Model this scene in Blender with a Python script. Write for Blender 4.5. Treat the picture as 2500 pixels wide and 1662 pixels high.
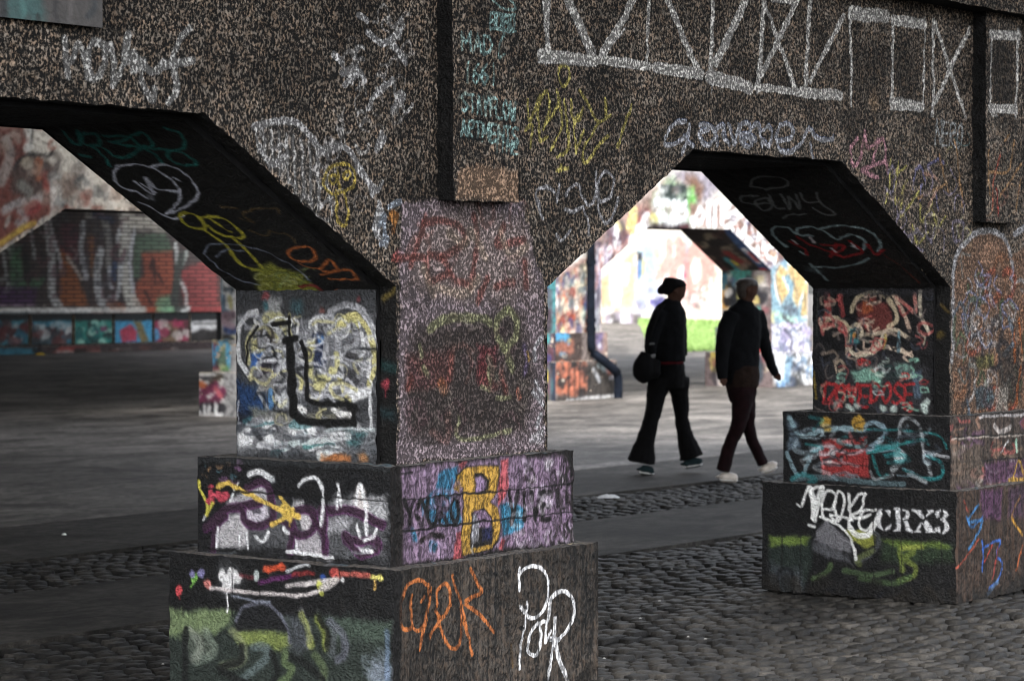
import bpy, math, random
import numpy as np
from mathutils import Vector, Matrix
random.seed(7); RNG = np.random.default_rng(11)
for o in list(bpy.data.objects): bpy.data.objects.remove(o)
SC = bpy.context.scene
COL = SC.collection

# ------------------------------------------------------------------ camera
F = 6310.4                                # focal length in photograph pixels (2500 wide)
CP = np.array([-7.6598, -6.2775, 1.65])
def _basis():
    ya, pi, ro = math.radians(53.223), math.radians(-1.2019), math.radians(-0.0859)
    fw = np.array([math.sin(ya)*math.cos(pi), math.cos(ya)*math.cos(pi), math.sin(pi)])
    rt = np.array([math.cos(ya), -math.sin(ya), 0.0]); up = np.cross(rt, fw)
    return fw, rt*math.cos(ro)+up*math.sin(ro), -rt*math.sin(ro)+up*math.cos(ro)
FW, RT, UP = _basis()
cd = bpy.data.cameras.new('camera'); cam = bpy.data.objects.new('camera', cd); COL.objects.link(cam)
cam.matrix_world = Matrix(((RT[0], UP[0], -FW[0], CP[0]), (RT[1], UP[1], -FW[1], CP[1]), (RT[2], UP[2], -FW[2], CP[2]), (0, 0, 0, 1)))
cd.sensor_width = 36; cd.lens = F/2500*36; cd.clip_end = 2000; cd.clip_start = .05
cd.dof.use_dof = True; cd.dof.focus_distance = 10.3; cd.dof.aperture_fstop = 5.6
SC.camera = cam

# ------------------------------------------------------------------ world, sun, exposure
SUN_EL, SUN_AZ = 47, 246        # azimuth: degrees clockwise from +Y
w = bpy.data.worlds.new('World'); SC.world = w; w.use_nodes = True
nt = w.node_tree; bg = nt.nodes['Background']
sk = nt.nodes.new('ShaderNodeTexSky'); sk.sky_type = 'NISHITA'; sk.sun_disc = False
sk.sun_elevation = math.radians(SUN_EL); sk.sun_rotation = math.radians(SUN_AZ)
sk.air_density = 1.0; sk.dust_density = 4.0; sk.ozone_density = 1.0
hs = nt.nodes.new('ShaderNodeHueSaturation'); hs.inputs['Saturation'].default_value = .3; nt.links.new(sk.outputs[0], hs.inputs['Color']); nt.links.new(hs.outputs[0], bg.inputs[0]); bg.inputs[1].default_value = 0.12
sl = bpy.data.lights.new('sun', 'SUN'); sl.energy = 0.5; sl.angle = math.radians(12); sl.color = (1, .96, .9)
so = bpy.data.objects.new('sun', sl); COL.objects.link(so); so.location = (20, -10, 30)
_e, _a = math.radians(SUN_EL), math.radians(SUN_AZ)
so.rotation_euler = Vector((-math.sin(_a)*math.cos(_e), -math.cos(_a)*math.cos(_e), -math.sin(_e))).to_track_quat('-Z', 'Y').to_euler()
vs = SC.view_settings; vs.view_transform = 'Standard'; vs.look = 'None'; vs.gamma = 1; vs.exposure = 2.55
SC.render.engine = 'CYCLES'
SC.cycles.filter_width = 1.05; SC.cycles.max_bounces = 8; SC.cycles.diffuse_bounces = 5

# ------------------------------------------------------------------ helpers
def lin(c):
    c = np.asarray(c, float)/255.0
    return np.where(c <= .04045, c/12.92, ((c+.055)/1.055)**2.4)
def tag(o, label=None, cat=None, group=None, kind=None):
    if label: o['label'] = label
    if cat: o['category'] = cat
    if group: o['group'] = group
    if kind: o['kind'] = kind
    return o
def empty(name, loc, label, cat, group=None):
    o = bpy.data.objects.new(name, None); COL.objects.link(o); o.location = loc; o.empty_display_size = .2
    return tag(o, label, cat, group)
def wloc(o):
    v = np.zeros(3)
    while o is not None: v = v+np.array(o.location[:]); o = o.parent
    return v

def _hash(i, j, k):
    h = (i*73856093) ^ (j*19349663) ^ (k*83492791)
    h = (h ^ (h >> 13))*1274126177 & 0x7fffffff
    return ((h ^ (h >> 16)) & 0xffff)/65535.0
def vnoise(P, s):
    Q = P/s; I = np.floor(Q).astype(np.int64); f = Q-I; f = f*f*(3-2*f); out = 0
    for a in (0, 1):
        for b in (0, 1):
            for c in (0, 1):
                wt = (f[..., 0] if a else 1-f[..., 0])*(f[..., 1] if b else 1-f[..., 1])*(f[..., 2] if c else 1-f[..., 2])
                out = out+wt*_hash(I[..., 0]+a, I[..., 1]+b, I[..., 2]+c)
    return out*2-1
def rough(P, amp=.004, s=.03):
    P = np.asarray(P, float)
    off = [np.array([0, 0, 0]), np.array([31.7, 11.1, 5.3]), np.array([7.9, 51.3, 23.1])]
    return P+amp*np.stack([vnoise(P+o, s)+.8*vnoise(P+o+3.3, s*4) for o in off], -1)

def ray(px, py): return FW+RT*(px-1250)/F-UP*(py-831)/F
def gz(px, py, z=0.0):
    d = ray(px, py); return CP+d*((z-CP[2])/d[2])

# crops: (x0, y0, scale) of enlarged views of the photograph in which points were read
K = {0: (0, 0, 1), 1: (0, 0, 2.24), 2: (900, 0, 2.614), 3: (1600, 0, 2.613), 4: (0, 500, 2.613), 5: (400, 650, 2.613),
     6: (900, 450, 2.24), 7: (1300, 400, 1.96), 8: (1850, 500, 1.568), 9: (380, 1080, 2.694), 10: (900, 1080, 2.693),
     12: (1350, 1100, 2.051), 13: (1320, 400, 5.227), 14: (1600, 500, 3.409), 15: (1320, 640, 4.355), 17: (0, 280, 3.733)}

def catmull(P, n=6):
    P = np.asarray(P, float)
    if len(P) < 3: return P
    closed = np.allclose(P[0], P[-1])
    Q = np.vstack([P[-2] if closed else 2*P[0]-P[1], P, P[1] if closed else 2*P[-1]-P[-2]])
    out = []
    for i in range(1, len(Q)-2):
        p0, p1, p2, p3 = Q[i-1:i+3]
        for t in np.linspace(0, 1, n, endpoint=False):
            out.append(.5*((2*p1)+(-p0+p2)*t+(2*p0-5*p1+4*p2-p3)*t*t+(-p0+3*p1-3*p2+p3)*t**3))
    out.append(Q[-2]); return np.array(out)

class Surf:
    """A painted flat face: a canvas in metres (a along U, b along V) on which spray strokes are laid."""
    def __init__(s, O, U, V, a0, a1, b0, b1, res=.005):
        s.O = np.array(O, float); s.U = np.array(U, float); s.V = np.array(V, float); s.N = np.cross(s.U, s.V)
        s.a0, s.a1, s.b0, s.b1, s.res = a0, a1, b0, b1, res
        s.W = int((a1-a0)/res)+2; s.H = int((b1-b0)/res)+2
        s.C = np.zeros((s.H, s.W, 4)); s.C[..., :3] = .3
        r = np.random.default_rng(int(abs(a0*97+b1*31+s.W))+s.H)
        def ns(c):
            g = r.random((s.H//c+3, s.W//c+3)); y = np.arange(s.H)/c; x = np.arange(s.W)/c
            iy = y.astype(int); ix = x.astype(int); fy = (y-iy)[:, None]; fx = (x-ix)[None]
            return (g[iy][:, ix]*(1-fy)*(1-fx)+g[iy+1][:, ix]*fy*(1-fx)+g[iy][:, ix+1]*(1-fy)*fx+g[iy+1][:, ix+1]*fy*fx)-.5
        s.nz = ns(3)*.6+ns(9)*.5+ns(24)*.4
        s.nf = ns(2)*.7+ns(6)*.6
        s.k = 0; s.kwid = 1.0
    def ab(s, p, k=None):
        x0, y0, sc = K[s.k if k is None else k]
        px, py = x0+p[0]/sc, y0+p[1]/sc
        d = ray(px, py); t = np.dot(s.O-CP, s.N)/np.dot(d, s.N); Q = CP+d*t-s.O
        return np.array([np.dot(Q, s.U), np.dot(Q, s.V)]), F/t
    def _box(s, A, m):
        i0 = max(0, int((A[:, 0].min()-m-s.a0)/s.res)); i1 = min(s.W, int((A[:, 0].max()+m-s.a0)/s.res)+2)
        j0 = max(0, int((A[:, 1].min()-m-s.b0)/s.res)); j1 = min(s.H, int((A[:, 1].max()+m-s.b0)/s.res)+2)
        return i0, i1, j0, j1
    def comp(s, sl, cov, col):
        c = s.C[sl]; col = np.array(col, float)/255.0; cov = np.clip(cov, 0, 1)[..., None]
        a = cov+c[..., 3:]*(1-cov)
        c[..., :3] = np.where(a > 1e-5, (col*cov+c[..., :3]*c[..., 3:]*(1-cov))/np.maximum(a, 1e-5), c[..., :3]); c[..., 3:] = a
    def mline(s, A, wd, col, a=1.0, soft=.35, jit=.35, rag=.35):
        """stroke through metric points"""
        A = np.asarray(A, float); h = wd/2; m = h*(1+soft)*1.4+s.res*2
        i0, i1, j0, j1 = s._box(A, m)
        if i1 <= i0 or j1 <= j0: return
        X = s.a0+np.arange(i0, i1)*s.res; Y = s.b0+np.arange(j0, j1)*s.res
        D = np.full((len(Y), len(X)), 1e9)
        for p, q in zip(A[:-1], A[1:]) if len(A) > 1 else [(A[0], A[0])]:
            bi0, bi1, bj0, bj1 = s._box(np.array([p, q]), m)
            if bi1 <= bi0 or bj1 <= bj0: continue
            xs = X[bi0-i0:bi1-i0][None]; ys = Y[bj0-j0:bj1-j0][:, None]; d = q-p; L = d@d
            t = np.clip(((xs-p[0])*d[0]+(ys-p[1])*d[1])/L, 0, 1) if L > 1e-12 else 0
            dd = np.hypot(xs-p[0]-t*d[0], ys-p[1]-t*d[1])
            v = D[bj0-j0:bj1-j0, bi0-i0:bi1-i0]; np.minimum(v, dd, out=v)
        sl = (slice(j0, j1), slice(i0, i1))
        D = D+s.nz[sl]*h*rag
        e = max(h*soft, s.res*.6)
        cov = np.clip((h+e*.5-D)/e, 0, 1); cov = cov*cov*(3-2*cov)
        s.comp(sl, cov*a*(1+s.nf[sl]*jit), col)
    def L(s, pts, wd, col, a=1.0, soft=.28, curve=True, jit=.22, rag=.2):
        if len(pts) > 2 and curve: pts = catmull(pts)
        R = [s.ab(p) for p in pts]; ppm = R[0][1]
        s.mline([r[0] for r in R], wd/ppm*s.kwid, col, a, soft, jit, rag)
    def P(s, pts, col, a=1.0, soft=3, jit=.22, curve=False, rag=1.0):
        """filled outline, soft edge in photo pixels"""
        if curve: pts = catmull(list(pts)+[pts[0]])
        R = [s.ab(p) for p in pts]; ppm = R[0][1]; A = np.array([r[0] for r in R]); e = soft/ppm
        i0, i1, j0, j1 = s._box(A, e*1.5)
        if i1 <= i0 or j1 <= j0: return
        X = (s.a0+np.arange(i0, i1)*s.res)[None]+np.zeros((j1-j0, 1)); Y = (s.b0+np.arange(j0, j1)*s.res)[:, None]+np.zeros((1, i1-i0))
        ins = np.zeros(X.shape, bool); D = np.full(X.shape, 1e9)
        B = np.roll(A, -1, 0)
        for p, q in zip(A, B):
            if abs(p[1]-q[1]) > 1e-9:
                c = ((p[1] > Y) != (q[1] > Y)) & (X < (q[0]-p[0])*(Y-p[1])/(q[1]-p[1])+p[0]); ins ^= c
            d = q-p; LL = d@d+1e-12; t = np.clip(((X-p[0])*d[0]+(Y-p[1])*d[1])/LL, 0, 1)
            D = np.minimum(D, np.hypot(X-p[0]-t*d[0], Y-p[1]-t*d[1]))
        sl = (slice(j0, j1), slice(i0, i1)); sd = np.where(ins, D, -D)+s.nz[sl]*e*rag
        cov = np.clip(sd/max(e, s.res*.6)+.5, 0, 1)
        s.comp(sl, cov*a*(1+s.nf[sl]*jit), col)
    def B(s, x, y, r, col, a=1.0, soft=1.0, jit=.4):
        s.L([(x, y)], 2.3*r/s.kwid/K[s.k][2], col, a, soft, False, jit, .8)
    def scrib(s, box, n, pal, w0, w1, seed=0, size=.3, a=.8, soft=.4, vert=0):
        """overlapping loops and arcs, as old half-covered tags read"""
        r = random.Random(seed); x0, y0, x1, y1 = box
        for _ in range(n):
            x, y = r.uniform(x0, x1), r.uniform(y0, y1); sx, sy = (x1-x0)*size, (y1-y0)*size*(1+vert)
            th = r.uniform(0, 6.28); k = r.choice([3, 4, 5]); sp = r.choice([-1, 1])*r.uniform(.8, 1.7)
            pts = [(x+sx*.5*math.cos(th+i*sp)*r.uniform(.5, 1), y+sy*.5*math.sin(th+i*sp)*r.uniform(.5, 1)) for i in range(k)]
            s.L(pts, r.uniform(w0, w1), r.choice(pal), a*r.uniform(.6, 1), soft)
    def text(s, t, x, y, w, h, wd, col, a=1.0, slant=0, rise=0, soft=.3, gap=.25, jit=.35):
        n = len(t); cw = w/n
        for i, ch in enumerate(t):
            for st in FONT.get(ch, []):
                pts = [(x+i*cw+(px*(1-gap)+slant*(1-py))*cw, y+rise*i+py*h) for px, py in st]
                s.L(pts, wd, col, a, soft, ch in 'OSCGJUQ3869025B' and len(pts) > 3, jit)
    def sample(s, A, Bc):
        x = np.clip((A-s.a0)/s.res, 0, s.W-1.001); y = np.clip((Bc-s.b0)/s.res, 0, s.H-1.001)
        ix = x.astype(int); iy = y.astype(int); fx = (x-ix)[..., None]; fy = (y-iy)[..., None]; C = s.C
        v = C[iy, ix]*(1-fx)*(1-fy)+C[iy, ix+1]*fx*(1-fy)+C[iy+1, ix]*(1-fx)*fy+C[iy+1, ix+1]*fx*fy
        v = v.copy(); v[..., :3] = lin(v[..., :3]*255); return v
    def pt(s, A, Bc): return s.O+A[..., None]*s.U+Bc[..., None]*s.V

FONT = {'A': [[(0, 1), (.5, 0), (1, 1)], [(.2, .65), (.8, .65)]], 'B': [[(0, 0), (0, 1)], [(0, 0), (.8, .1), (.8, .4), (0, .48)], [(0, .48), (.9, .6), (.9, .9), (0, 1)]],
 'C': [[(1, .15), (.5, 0), (0, .5), (.5, 1), (1, .85)]], 'D': [[(0, 0), (0, 1), (.7, .9), (1, .5), (.7, .1), (0, 0)]], 'E': [[(1, 0), (0, 0), (0, 1), (1, 1)], [(0, .5), (.8, .5)]],
 'F': [[(1, 0), (0, 0), (0, 1)], [(0, .5), (.8, .5)]], 'G': [[(1, .15), (.5, 0), (0, .5), (.5, 1), (1, .85), (1, .55), (.6, .55)]], 'H': [[(0, 0), (0, 1)], [(1, 0), (1, 1)], [(0, .5), (1, .5)]],
 'I': [[(.5, 0), (.5, 1)]], 'K': [[(0, 0), (0, 1)], [(1, 0), (0, .5), (1, 1)]], 'L': [[(0, 0), (0, 1), (1, 1)]], 'M': [[(0, 1), (0, 0), (.5, .6), (1, 0), (1, 1)]],
 'N': [[(0, 1), (0, 0), (1, 1), (1, 0)]], 'O': [[(.5, 0), (0, .5), (.5, 1), (1, .5), (.5, 0)]], 'P': [[(0, 1), (0, 0), (.9, .1), (.9, .45), (0, .55)]],
 'R': [[(0, 1), (0, 0), (.9, .1), (.9, .4), (0, .5), (1, 1)]], 'S': [[(1, .1), (.4, 0), (0, .25), (.5, .5), (1, .75), (.5, 1), (0, .9)]], 'T': [[(0, 0), (1, 0)], [(.5, 0), (.5, 1)]],
 'U': [[(0, 0), (0, .8), (.5, 1), (1, .8), (1, 0)]], 'V': [[(0, 0), (.5, 1), (1, 0)]], 'W': [[(0, 0), (.25, 1), (.5, .4), (.75, 1), (1, 0)]], 'X': [[(0, 0), (1, 1)], [(1, 0), (0, 1)]],
 'Y': [[(0, 0), (.5, .5), (1, 0)], [(.5, .5), (.5, 1)]], 'Z': [[(0, 0), (1, 0), (0, 1), (1, 1)]], '1': [[(.5, 0), (.5, 1)]], '6': [[(.9, .05), (.2, .35), (0, .7), (.5, 1), (1, .7), (.5, .5), (.1, .65)]],
 '0': [[(.5, 0), (0, .5), (.5, 1), (1, .5), (.5, 0)]], '3': [[(0, .1), (.6, 0), (.9, .25), (.4, .47), (1, .75), (.5, 1), (0, .9)]]}

# ------------------------------------------------------------------ materials
MATS = {}
def nmat(name):
    m = bpy.data.materials.new(name); m.use_nodes = True; n = m.node_tree.nodes; l = m.node_tree.links
    return m, n, l, n['Principled BSDF']
def ramp(n, l, src, p0, p1, c0=0.0, c1=1.0):
    r = n.new('ShaderNodeMapRange'); r.inputs[1].default_value = p0; r.inputs[2].default_value = p1
    r.inputs[3].default_value = c0; r.inputs[4].default_value = c1; r.clamp = True; r.interpolation_type = 'SMOOTHSTEP'
    l.new(src, r.inputs[0]); return r.outputs[0]
def mixc(n, l, fac, a, b, mode='MIX'):
    x = n.new('ShaderNodeMix'); x.data_type = 'RGBA'; x.blend_type = mode; x.clamp_factor = True
    for i, v in ((0, fac), (6, a), (7, b)):
        if isinstance(v, (int, float)): x.inputs[i].default_value = v
        elif isinstance(v, tuple): x.inputs[i].default_value = (*v, 1) if len(v) == 3 else v
        else: l.new(v, x.inputs[i])
    return x.outputs[2]
def noise(n, l, co, scale, detail=3, rough_=.6, stretch=None, dist=0.0):
    t = n.new('ShaderNodeTexNoise'); t.inputs['Scale'].default_value = scale; t.inputs['Detail'].default_value = detail
    t.inputs['Roughness'].default_value = rough_; t.inputs['Distortion'].default_value = dist
    if stretch:
        mp = n.new('ShaderNodeMapping'); mp.inputs['Scale'].default_value = stretch; l.new(co, mp.inputs[0]); l.new(mp.outputs[0], t.inputs[0])
    else: l.new(co, t.inputs[0])
    return t.outputs[0]
def mth(n, l, op, a, b=0.0):
    x = n.new('ShaderNodeMath'); x.operation = op
    for i, v in ((0, a), (1, b)):
        if isinstance(v, (int, float)): x.inputs[i].default_value = v
        else: l.new(v, x.inputs[i])
    return x.outputs[0]
def painted(name, dark, light, scale=80, lo=.42, hi=.62, bump=.006, crev=.05, stretch=None, rgh=.85, stain=.5, stscale=2.5, second=None, thr=0.0, prgh=None, fine=260, bstr=1.0, spec=.4):
    """weathered render or board-marked concrete under spray paint (paint = colour attribute, alpha = cover)"""
    m, n, l, b = nmat(name); co = n.new('ShaderNodeNewGeometry').outputs[0]
    h1 = noise(n, l, co, scale, 2, .65, stretch); h = h1
    if second:
        h2 = noise(n, l, co, second[0], 2, .5, second[1]); h = mth(n, l, 'ADD', mth(n, l, 'MULTIPLY', h1, 1-second[2]), mth(n, l, 'MULTIPLY', h2, second[2]))
    hh = ramp(n, l, h, lo, hi)
    fn = noise(n, l, co, fine, 2, .6)
    st = ramp(n, l, noise(n, l, co, stscale, 5, .65, dist=.6), .35, .68, 1-stain, 1.15)
    tint = mixc(n, l, ramp(n, l, noise(n, l, co, 23, 2), .35, .7), light, tuple(np.array(light)*np.array([1.18, 1.0, .86])))
    base = mixc(n, l, hh, dark, tint); base = mixc(n, l, 1.0, base, st, 'MULTIPLY')
    at = n.new('ShaderNodeVertexColor'); at.layer_name = 'Col'
    pc = mixc(n, l, hh, mixc(n, l, 1.0, at.outputs[0], (crev, crev, crev), 'MULTIPLY'), at.outputs[0])
    pc = mixc(n, l, 1.0, pc, ramp(n, l, fn, .25, .7, .84, 1.12), 'MULTIPLY')
    al = at.outputs[1]
    if thr > 0: al = ramp(n, l, mth(n, l, 'ADD', mth(n, l, 'MULTIPLY', mth(n, l, 'SUBTRACT', h1, .5), thr*2), al), .22, .72)
    l.new(mixc(n, l, al, base, pc), b.inputs['Base Color'])
    if prgh is None: b.inputs['Roughness'].default_value = rgh
    else: l.new(ramp(n, l, al, 0, 1, rgh, prgh), b.inputs['Roughness'])
    bp = n.new('ShaderNodeBump'); bp.inputs['Distance'].default_value = bump; bp.inputs['Strength'].default_value = bstr
    l.new(mth(n, l, 'ADD', hh, mth(n, l, 'MULTIPLY', fn, .25)), bp.inputs['Height']); l.new(bp.outputs[0], b.inputs['Normal'])
    b.inputs['Specular IOR Level'].default_value = spec
    MATS[name] = m; return m
def plain(name, col, rgh=.7, var=.3, scale=8, bump=0.0, met=0.0, bscale=60):
    m, n, l, b = nmat(name); co = n.new('ShaderNodeNewGeometry').outputs[0]
    f = ramp(n, l, noise(n, l, co, scale, 5, .65), .3, .7, 1-var, 1+var*.4)
    l.new(mixc(n, l, 1.0, tuple(col), f, 'MULTIPLY'), b.inputs['Base Color']); b.inputs['Roughness'].default_value = rgh; b.inputs['Metallic'].default_value = met
    if rgh >= .9: b.inputs['Specular IOR Level'].default_value = .12
    if bump:
        bp = n.new('ShaderNodeBump'); bp.inputs['Distance'].default_value = bump
        l.new(noise(n, l, co, bscale, 4), bp.inputs['Height']); l.new(bp.outputs[0], b.inputs['Normal'])
    MATS[name] = m; return m

M_ROUGH = painted('roughcast', (.009, .0083, .0076), (.30, .255, .21), 92, .455, .59, .022, .17, stretch=(1, 1, .75), stain=.6, stscale=3.2, thr=.10, fine=320, spec=.2, second=(40, (1, 1, .8), .2))
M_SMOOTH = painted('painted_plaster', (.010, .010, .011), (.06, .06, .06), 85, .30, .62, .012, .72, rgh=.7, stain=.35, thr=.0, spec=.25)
M_BOARDV = painted('board_marked_concrete', (.006, .0055, .005), (.048, .041, .035), 34, .38, .60, .008, .22, stretch=(1, 1, .09), rgh=.8, stain=.5, thr=.26, second=(90, (1, 1, .5), .5), spec=.25)
M_BLOCK = painted('plinth_concrete', (.008, .008, .009), (.05, .05, .05), 85, .30, .62, .010, .72, rgh=.7, stain=.35, thr=0, spec=.25)
M_FAR = painted('rendered_wall', (.05, .045, .04), (.52, .47, .40), 14, .3, .62, .006, .55, stain=.45, thr=.1)
M_DARKP = plain('near_black_concrete', (.006, .006, .0065), .92, .5, 6, .004)  # near black all over: steps, undersides, backs and wall base
M_DECK = plain('deck_concrete', (.10, .095, .09), .9, .4, 2, .01)
M_TOP = painted('plinth_top', (.015, .015, .015), (.10, .095, .09), 70, .35, .6, .004, .3, thr=.2)

# ------------------------------------------------------------------ mesh builder
class MB:
    def __init__(s): s.v = []; s.f = []; s.c = []; s.m = []; s.n = 0; s.mats = []
    def mi(s, m):
        if m not in s.mats: s.mats.append(m)
        return s.mats.index(m)
    def grid(s, P, C, mat):
        n, m = P.shape[:2]; idx = np.arange(n*m).reshape(n, m)+s.n
        q = np.stack([idx[:-1, :-1], idx[:-1, 1:], idx[1:, 1:], idx[1:, :-1]], -1).reshape(-1, 4)
        s.v.append(P.reshape(-1, 3)); s.c.append(np.broadcast_to(C, (n, m, 4)).reshape(-1, 4)); s.f.append(q); s.m.append(np.full(len(q), s.mi(mat))); s.n += n*m
    def quads(s, V, Fc, mat, col=(.3, .3, .3, 0)):
        V = np.asarray(V, float); Fc = np.asarray(Fc)+s.n
        s.v.append(V); s.c.append(np.tile(col, (len(V), 1))); s.f.append(Fc); s.m.append(np.full(len(Fc), s.mi(mat))); s.n += len(V)
    def box(s, x0, x1, y0, y1, z0, z1, mat, skip=''):
        V = [(x, y, z) for z in (z0, z1) for y in (y0, y1) for x in (x0, x1)]
        fs = {'b': (0, 2, 3, 1), 't': (4, 5, 7, 6), 'f': (0, 1, 5, 4), 'k': (2, 6, 7, 3), 'l': (0, 4, 6, 2), 'r': (1, 3, 7, 5)}
        s.quads(V, [f for k, f in fs.items() if k not in skip], mat)
    def build(s, name, parent=None, loc=None, smooth=False):
        V = np.vstack(s.v); Fc = np.vstack(s.f); C = np.vstack(s.c); M = np.concatenate(s.m)
        base = wloc(parent) if parent is not None else np.array(loc if loc is not None else (0, 0, 0), float)
        if parent is not None and loc is not None: base = np.array(loc, float)
        me = bpy.data.meshes.new(name); V = V-base
        me.vertices.add(len(V)); me.vertices.foreach_set('co', V.astype(np.float32).ravel())
        me.loops.add(len(Fc)*4); me.loops.foreach_set('vertex_index', Fc.astype(np.int32).ravel())
        me.polygons.add(len(Fc)); me.polygons.foreach_set('loop_start', np.arange(0, len(Fc)*4, 4, dtype=np.int32))
        for m in s.mats: me.materials.append(m)
        me.update(calc_edges=True); me.polygons.foreach_set('material_index', M.astype(np.int32))
        me.polygons.foreach_set('use_smooth', np.full(len(Fc), smooth))
        at = me.color_attributes.new('Col', 'FLOAT_COLOR', 'POINT'); at.data.foreach_set('color', C.astype(np.float32).ravel())
        me.update(); o = bpy.data.objects.new(name, me); COL.objects.link(o)
        if parent is not None:
            o.parent = parent; o.location = tuple(base-wloc(parent))
        else: o.location = tuple(base)
        return o

def face(mb, S, a0, a1, b0, b1, da, db, mat, amp=.004, flip=False, b0f=None, b1f=None):
    na = max(2, int(abs(a1-a0)/da)+1); nb = max(2, int(abs(b1-b0)/db)+1)
    a = np.linspace(a0, a1, na)[None]; t = np.linspace(0, 1, nb)[:, None]
    lo = b0f(a) if b0f else b0; hi = b1f(a) if b1f else b1
    A = a+0*t; Bc = lo*(1-t)+hi*t; Pn = S.pt(A, Bc); C = S.sample(A, Bc)
    if amp: Pn = rough(Pn, amp)
    if flip: Pn = Pn[::-1]; C = C[::-1]
    mb.grid(Pn, C, mat)

WHITE = (232, 234, 236); BLACKP = (16, 16, 18)
exec_surfaces = None
# ------------------------------------------------------------------ near arcade: dimensions and painted faces
PW, PD, PITCH = .982, .8135, 4.5756
Z1, Z2, ZJ, ZT, ZTOP = .584, .968, 1.648, 2.258, 4.3
RL = {'A': 1.06, 'B': 1.143}            # run of the sloped soffit left of each pier
RR = {'A': 1.112, 'B': 1.1}
X0 = {'A': 0.0, 'B': PITCH}
OFF, LIP = .02, .0835
X, Y, Z = (1, 0, 0), (0, 1, 0), (0, 0, 1)
SF = {}
SF['front'] = Surf((0, 0, 0), X, Z, -2.45, 6.0, .96, 3.5, .0045)
for k, x0 in X0.items():
    SF['jamb'+k] = Surf((x0-OFF, 0, 0), Y, Z, .05, .9, .95, 1.68, .004)
    r = RL[k]; ln = math.hypot(r, ZT-ZJ)
    SF['haunch'+k] = Surf((x0-OFF, 0, ZJ-.012), Y, (-r/ln, 0, (ZT-ZJ)/ln), .05, .9, -.02, ln+.03, .005)
    SF['lip'+k] = Surf((x0, 0, 0), Y, Z, -.01, .1, .95, 1.68, .006)
    SF['up_front'+k] = Surf((0, -.056, 0), X, Z, x0-.12, x0+PW+.12, Z1-.02, Z2+.02, .004)
    SF['up_left'+k] = Surf((x0-.104, 0, 0), Y, Z, -.08, PD+.17, Z1-.02, Z2+.02, .004)
    SF['lo_front'+k] = Surf((0, -.13, 0), X, Z, x0-.2, x0+PW+.2, -.03, Z1+.02, .004)
    SF['lo_left'+k] = Surf((x0-.179, 0, 0), Y, Z, -.15, PD+.26, -.03, Z1+.02, .004)
    SF['pil'+k] = Surf((0, -.0787, 0), X, Z, x0+.24, x0+.70, 1.97, 3.5, .0045)
    SF['pilside'+k] = Surf((x0+.2547, 0, 0), Y, Z, -.09, .02, 1.97, 3.5, .01)

W_, G_, LG = (226, 226, 228), (150, 150, 152), (190, 192, 196)
YEL, TAN, LIL, PNK, BLU, TEA, RED, ORG, GRN = (206, 186, 100), (190, 150, 108), (136, 118, 150), (214, 160, 170), (44, 84, 150), (40, 120, 116), (150, 44, 46), (206, 116, 48), (110, 160, 84)

# ---- wall face above and between the openings
S = SF['front']; S.k = 1; S.kwid = 1.12
for k_ in SF:
    if k_ != 'front': SF[k_].kwid = 1.05 if k_[:3] == 'pil' else (1.0 if k_[:8] == 'lo_front' else 1.15)
for st in ([(355, 210), (362, 300), (378, 415)], [(400, 330), (430, 240), (470, 340), (478, 420)], [(500, 240), (480, 330), (510, 430), (560, 380), (570, 260), (520, 230), (500, 240)],
           [(600, 250), (620, 350), (615, 470), (660, 380), (700, 190)], [(700, 200), (690, 330), (735, 290), (720, 390)], [(740, 380), (790, 330), (770, 430), (830, 540), (850, 480)],
           [(760, 330), (840, 400), (900, 340)], [(1040, 150), (980, 230), (950, 340), (965, 480), (920, 560)], [(900, 360), (1060, 330)]):
    S.L(st, 20, (205, 203, 200), .62, .9)
S.P([(1390, 690), (1600, 655), (1750, 790), (1760, 1160), (1650, 1120), (1500, 960), (1400, 810)], (160, 156, 152), .4, 30)
for st in ([(1390, 690), (1600, 660), (1700, 740), (1760, 830)], [(1770, 825), (1850, 800), (1920, 840), (1990, 950), (2040, 1070)], [(1960, 85), (2010, 115)], [(2010, 180), (2090, 235), (2190, 180)],
           [(2150, 250), (2220, 350)], [(1830, 300), (1875, 345)], [(1870, 400), (1960, 385), (2000, 440)], [(1890, 465), (1940, 410)], [(2010, 590), (2060, 520), (2150, 440)], [(2090, 730), (2060, 820), (2110, 760)],
           [(2150, 600), (2210, 520)], [(2080, 1110), (2050, 1250), (2110, 1340)], [(2060, 1290), (2090, 1160)], [(1960, 930), (2060, 1040), (2090, 1000)], [(1420, 800), (1480, 900), (1560, 860)]):
    S.L(st, 17, (208, 206, 206), .7, .9)
S.scrib((1850, 60, 2230, 760), 34, [(206, 204, 202), (176, 172, 168)], 7, 13, 3, .18, .62, .9)
S.scrib((1390, 690, 2000, 1180), 30, [(200, 198, 196), (176, 172, 170)], 7, 13, 5, .16, .6, .9, 1)
for x_ in range(1400, 1760, 42): S.L([(x_, 690+(x_-1400)*.28), (x_+10, 830+(x_-1400)*.95)], 7, (206, 204, 202), .65, .8)
for c in ([(1790, 930), (1770, 1000), (1800, 1050), (1860, 1055), (1930, 1020), (1940, 950), (1900, 900), (1830, 905), (1790, 930)], [(1838, 1040), (1842, 1130), (1850, 1210), (1880, 1240), (1900, 1200), (1893, 1100), (1880, 1045)],
          [(1800, 975), (1820, 950), (1845, 975), (1820, 1000), (1800, 975)], [(1875, 960), (1895, 938), (1918, 960), (1895, 985), (1875, 960)], [(1845, 930), (1855, 1030)]):
    S.L(c, 8, (204, 180, 90), .95, .5)
S.B(2150, 1190, 34, (200, 130, 60), .7); S.B(2150, 1260, 26, (200, 130, 60), .5); S.B(2180, 1400, 40, (190, 110, 110), .6)
S.k = 2
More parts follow.
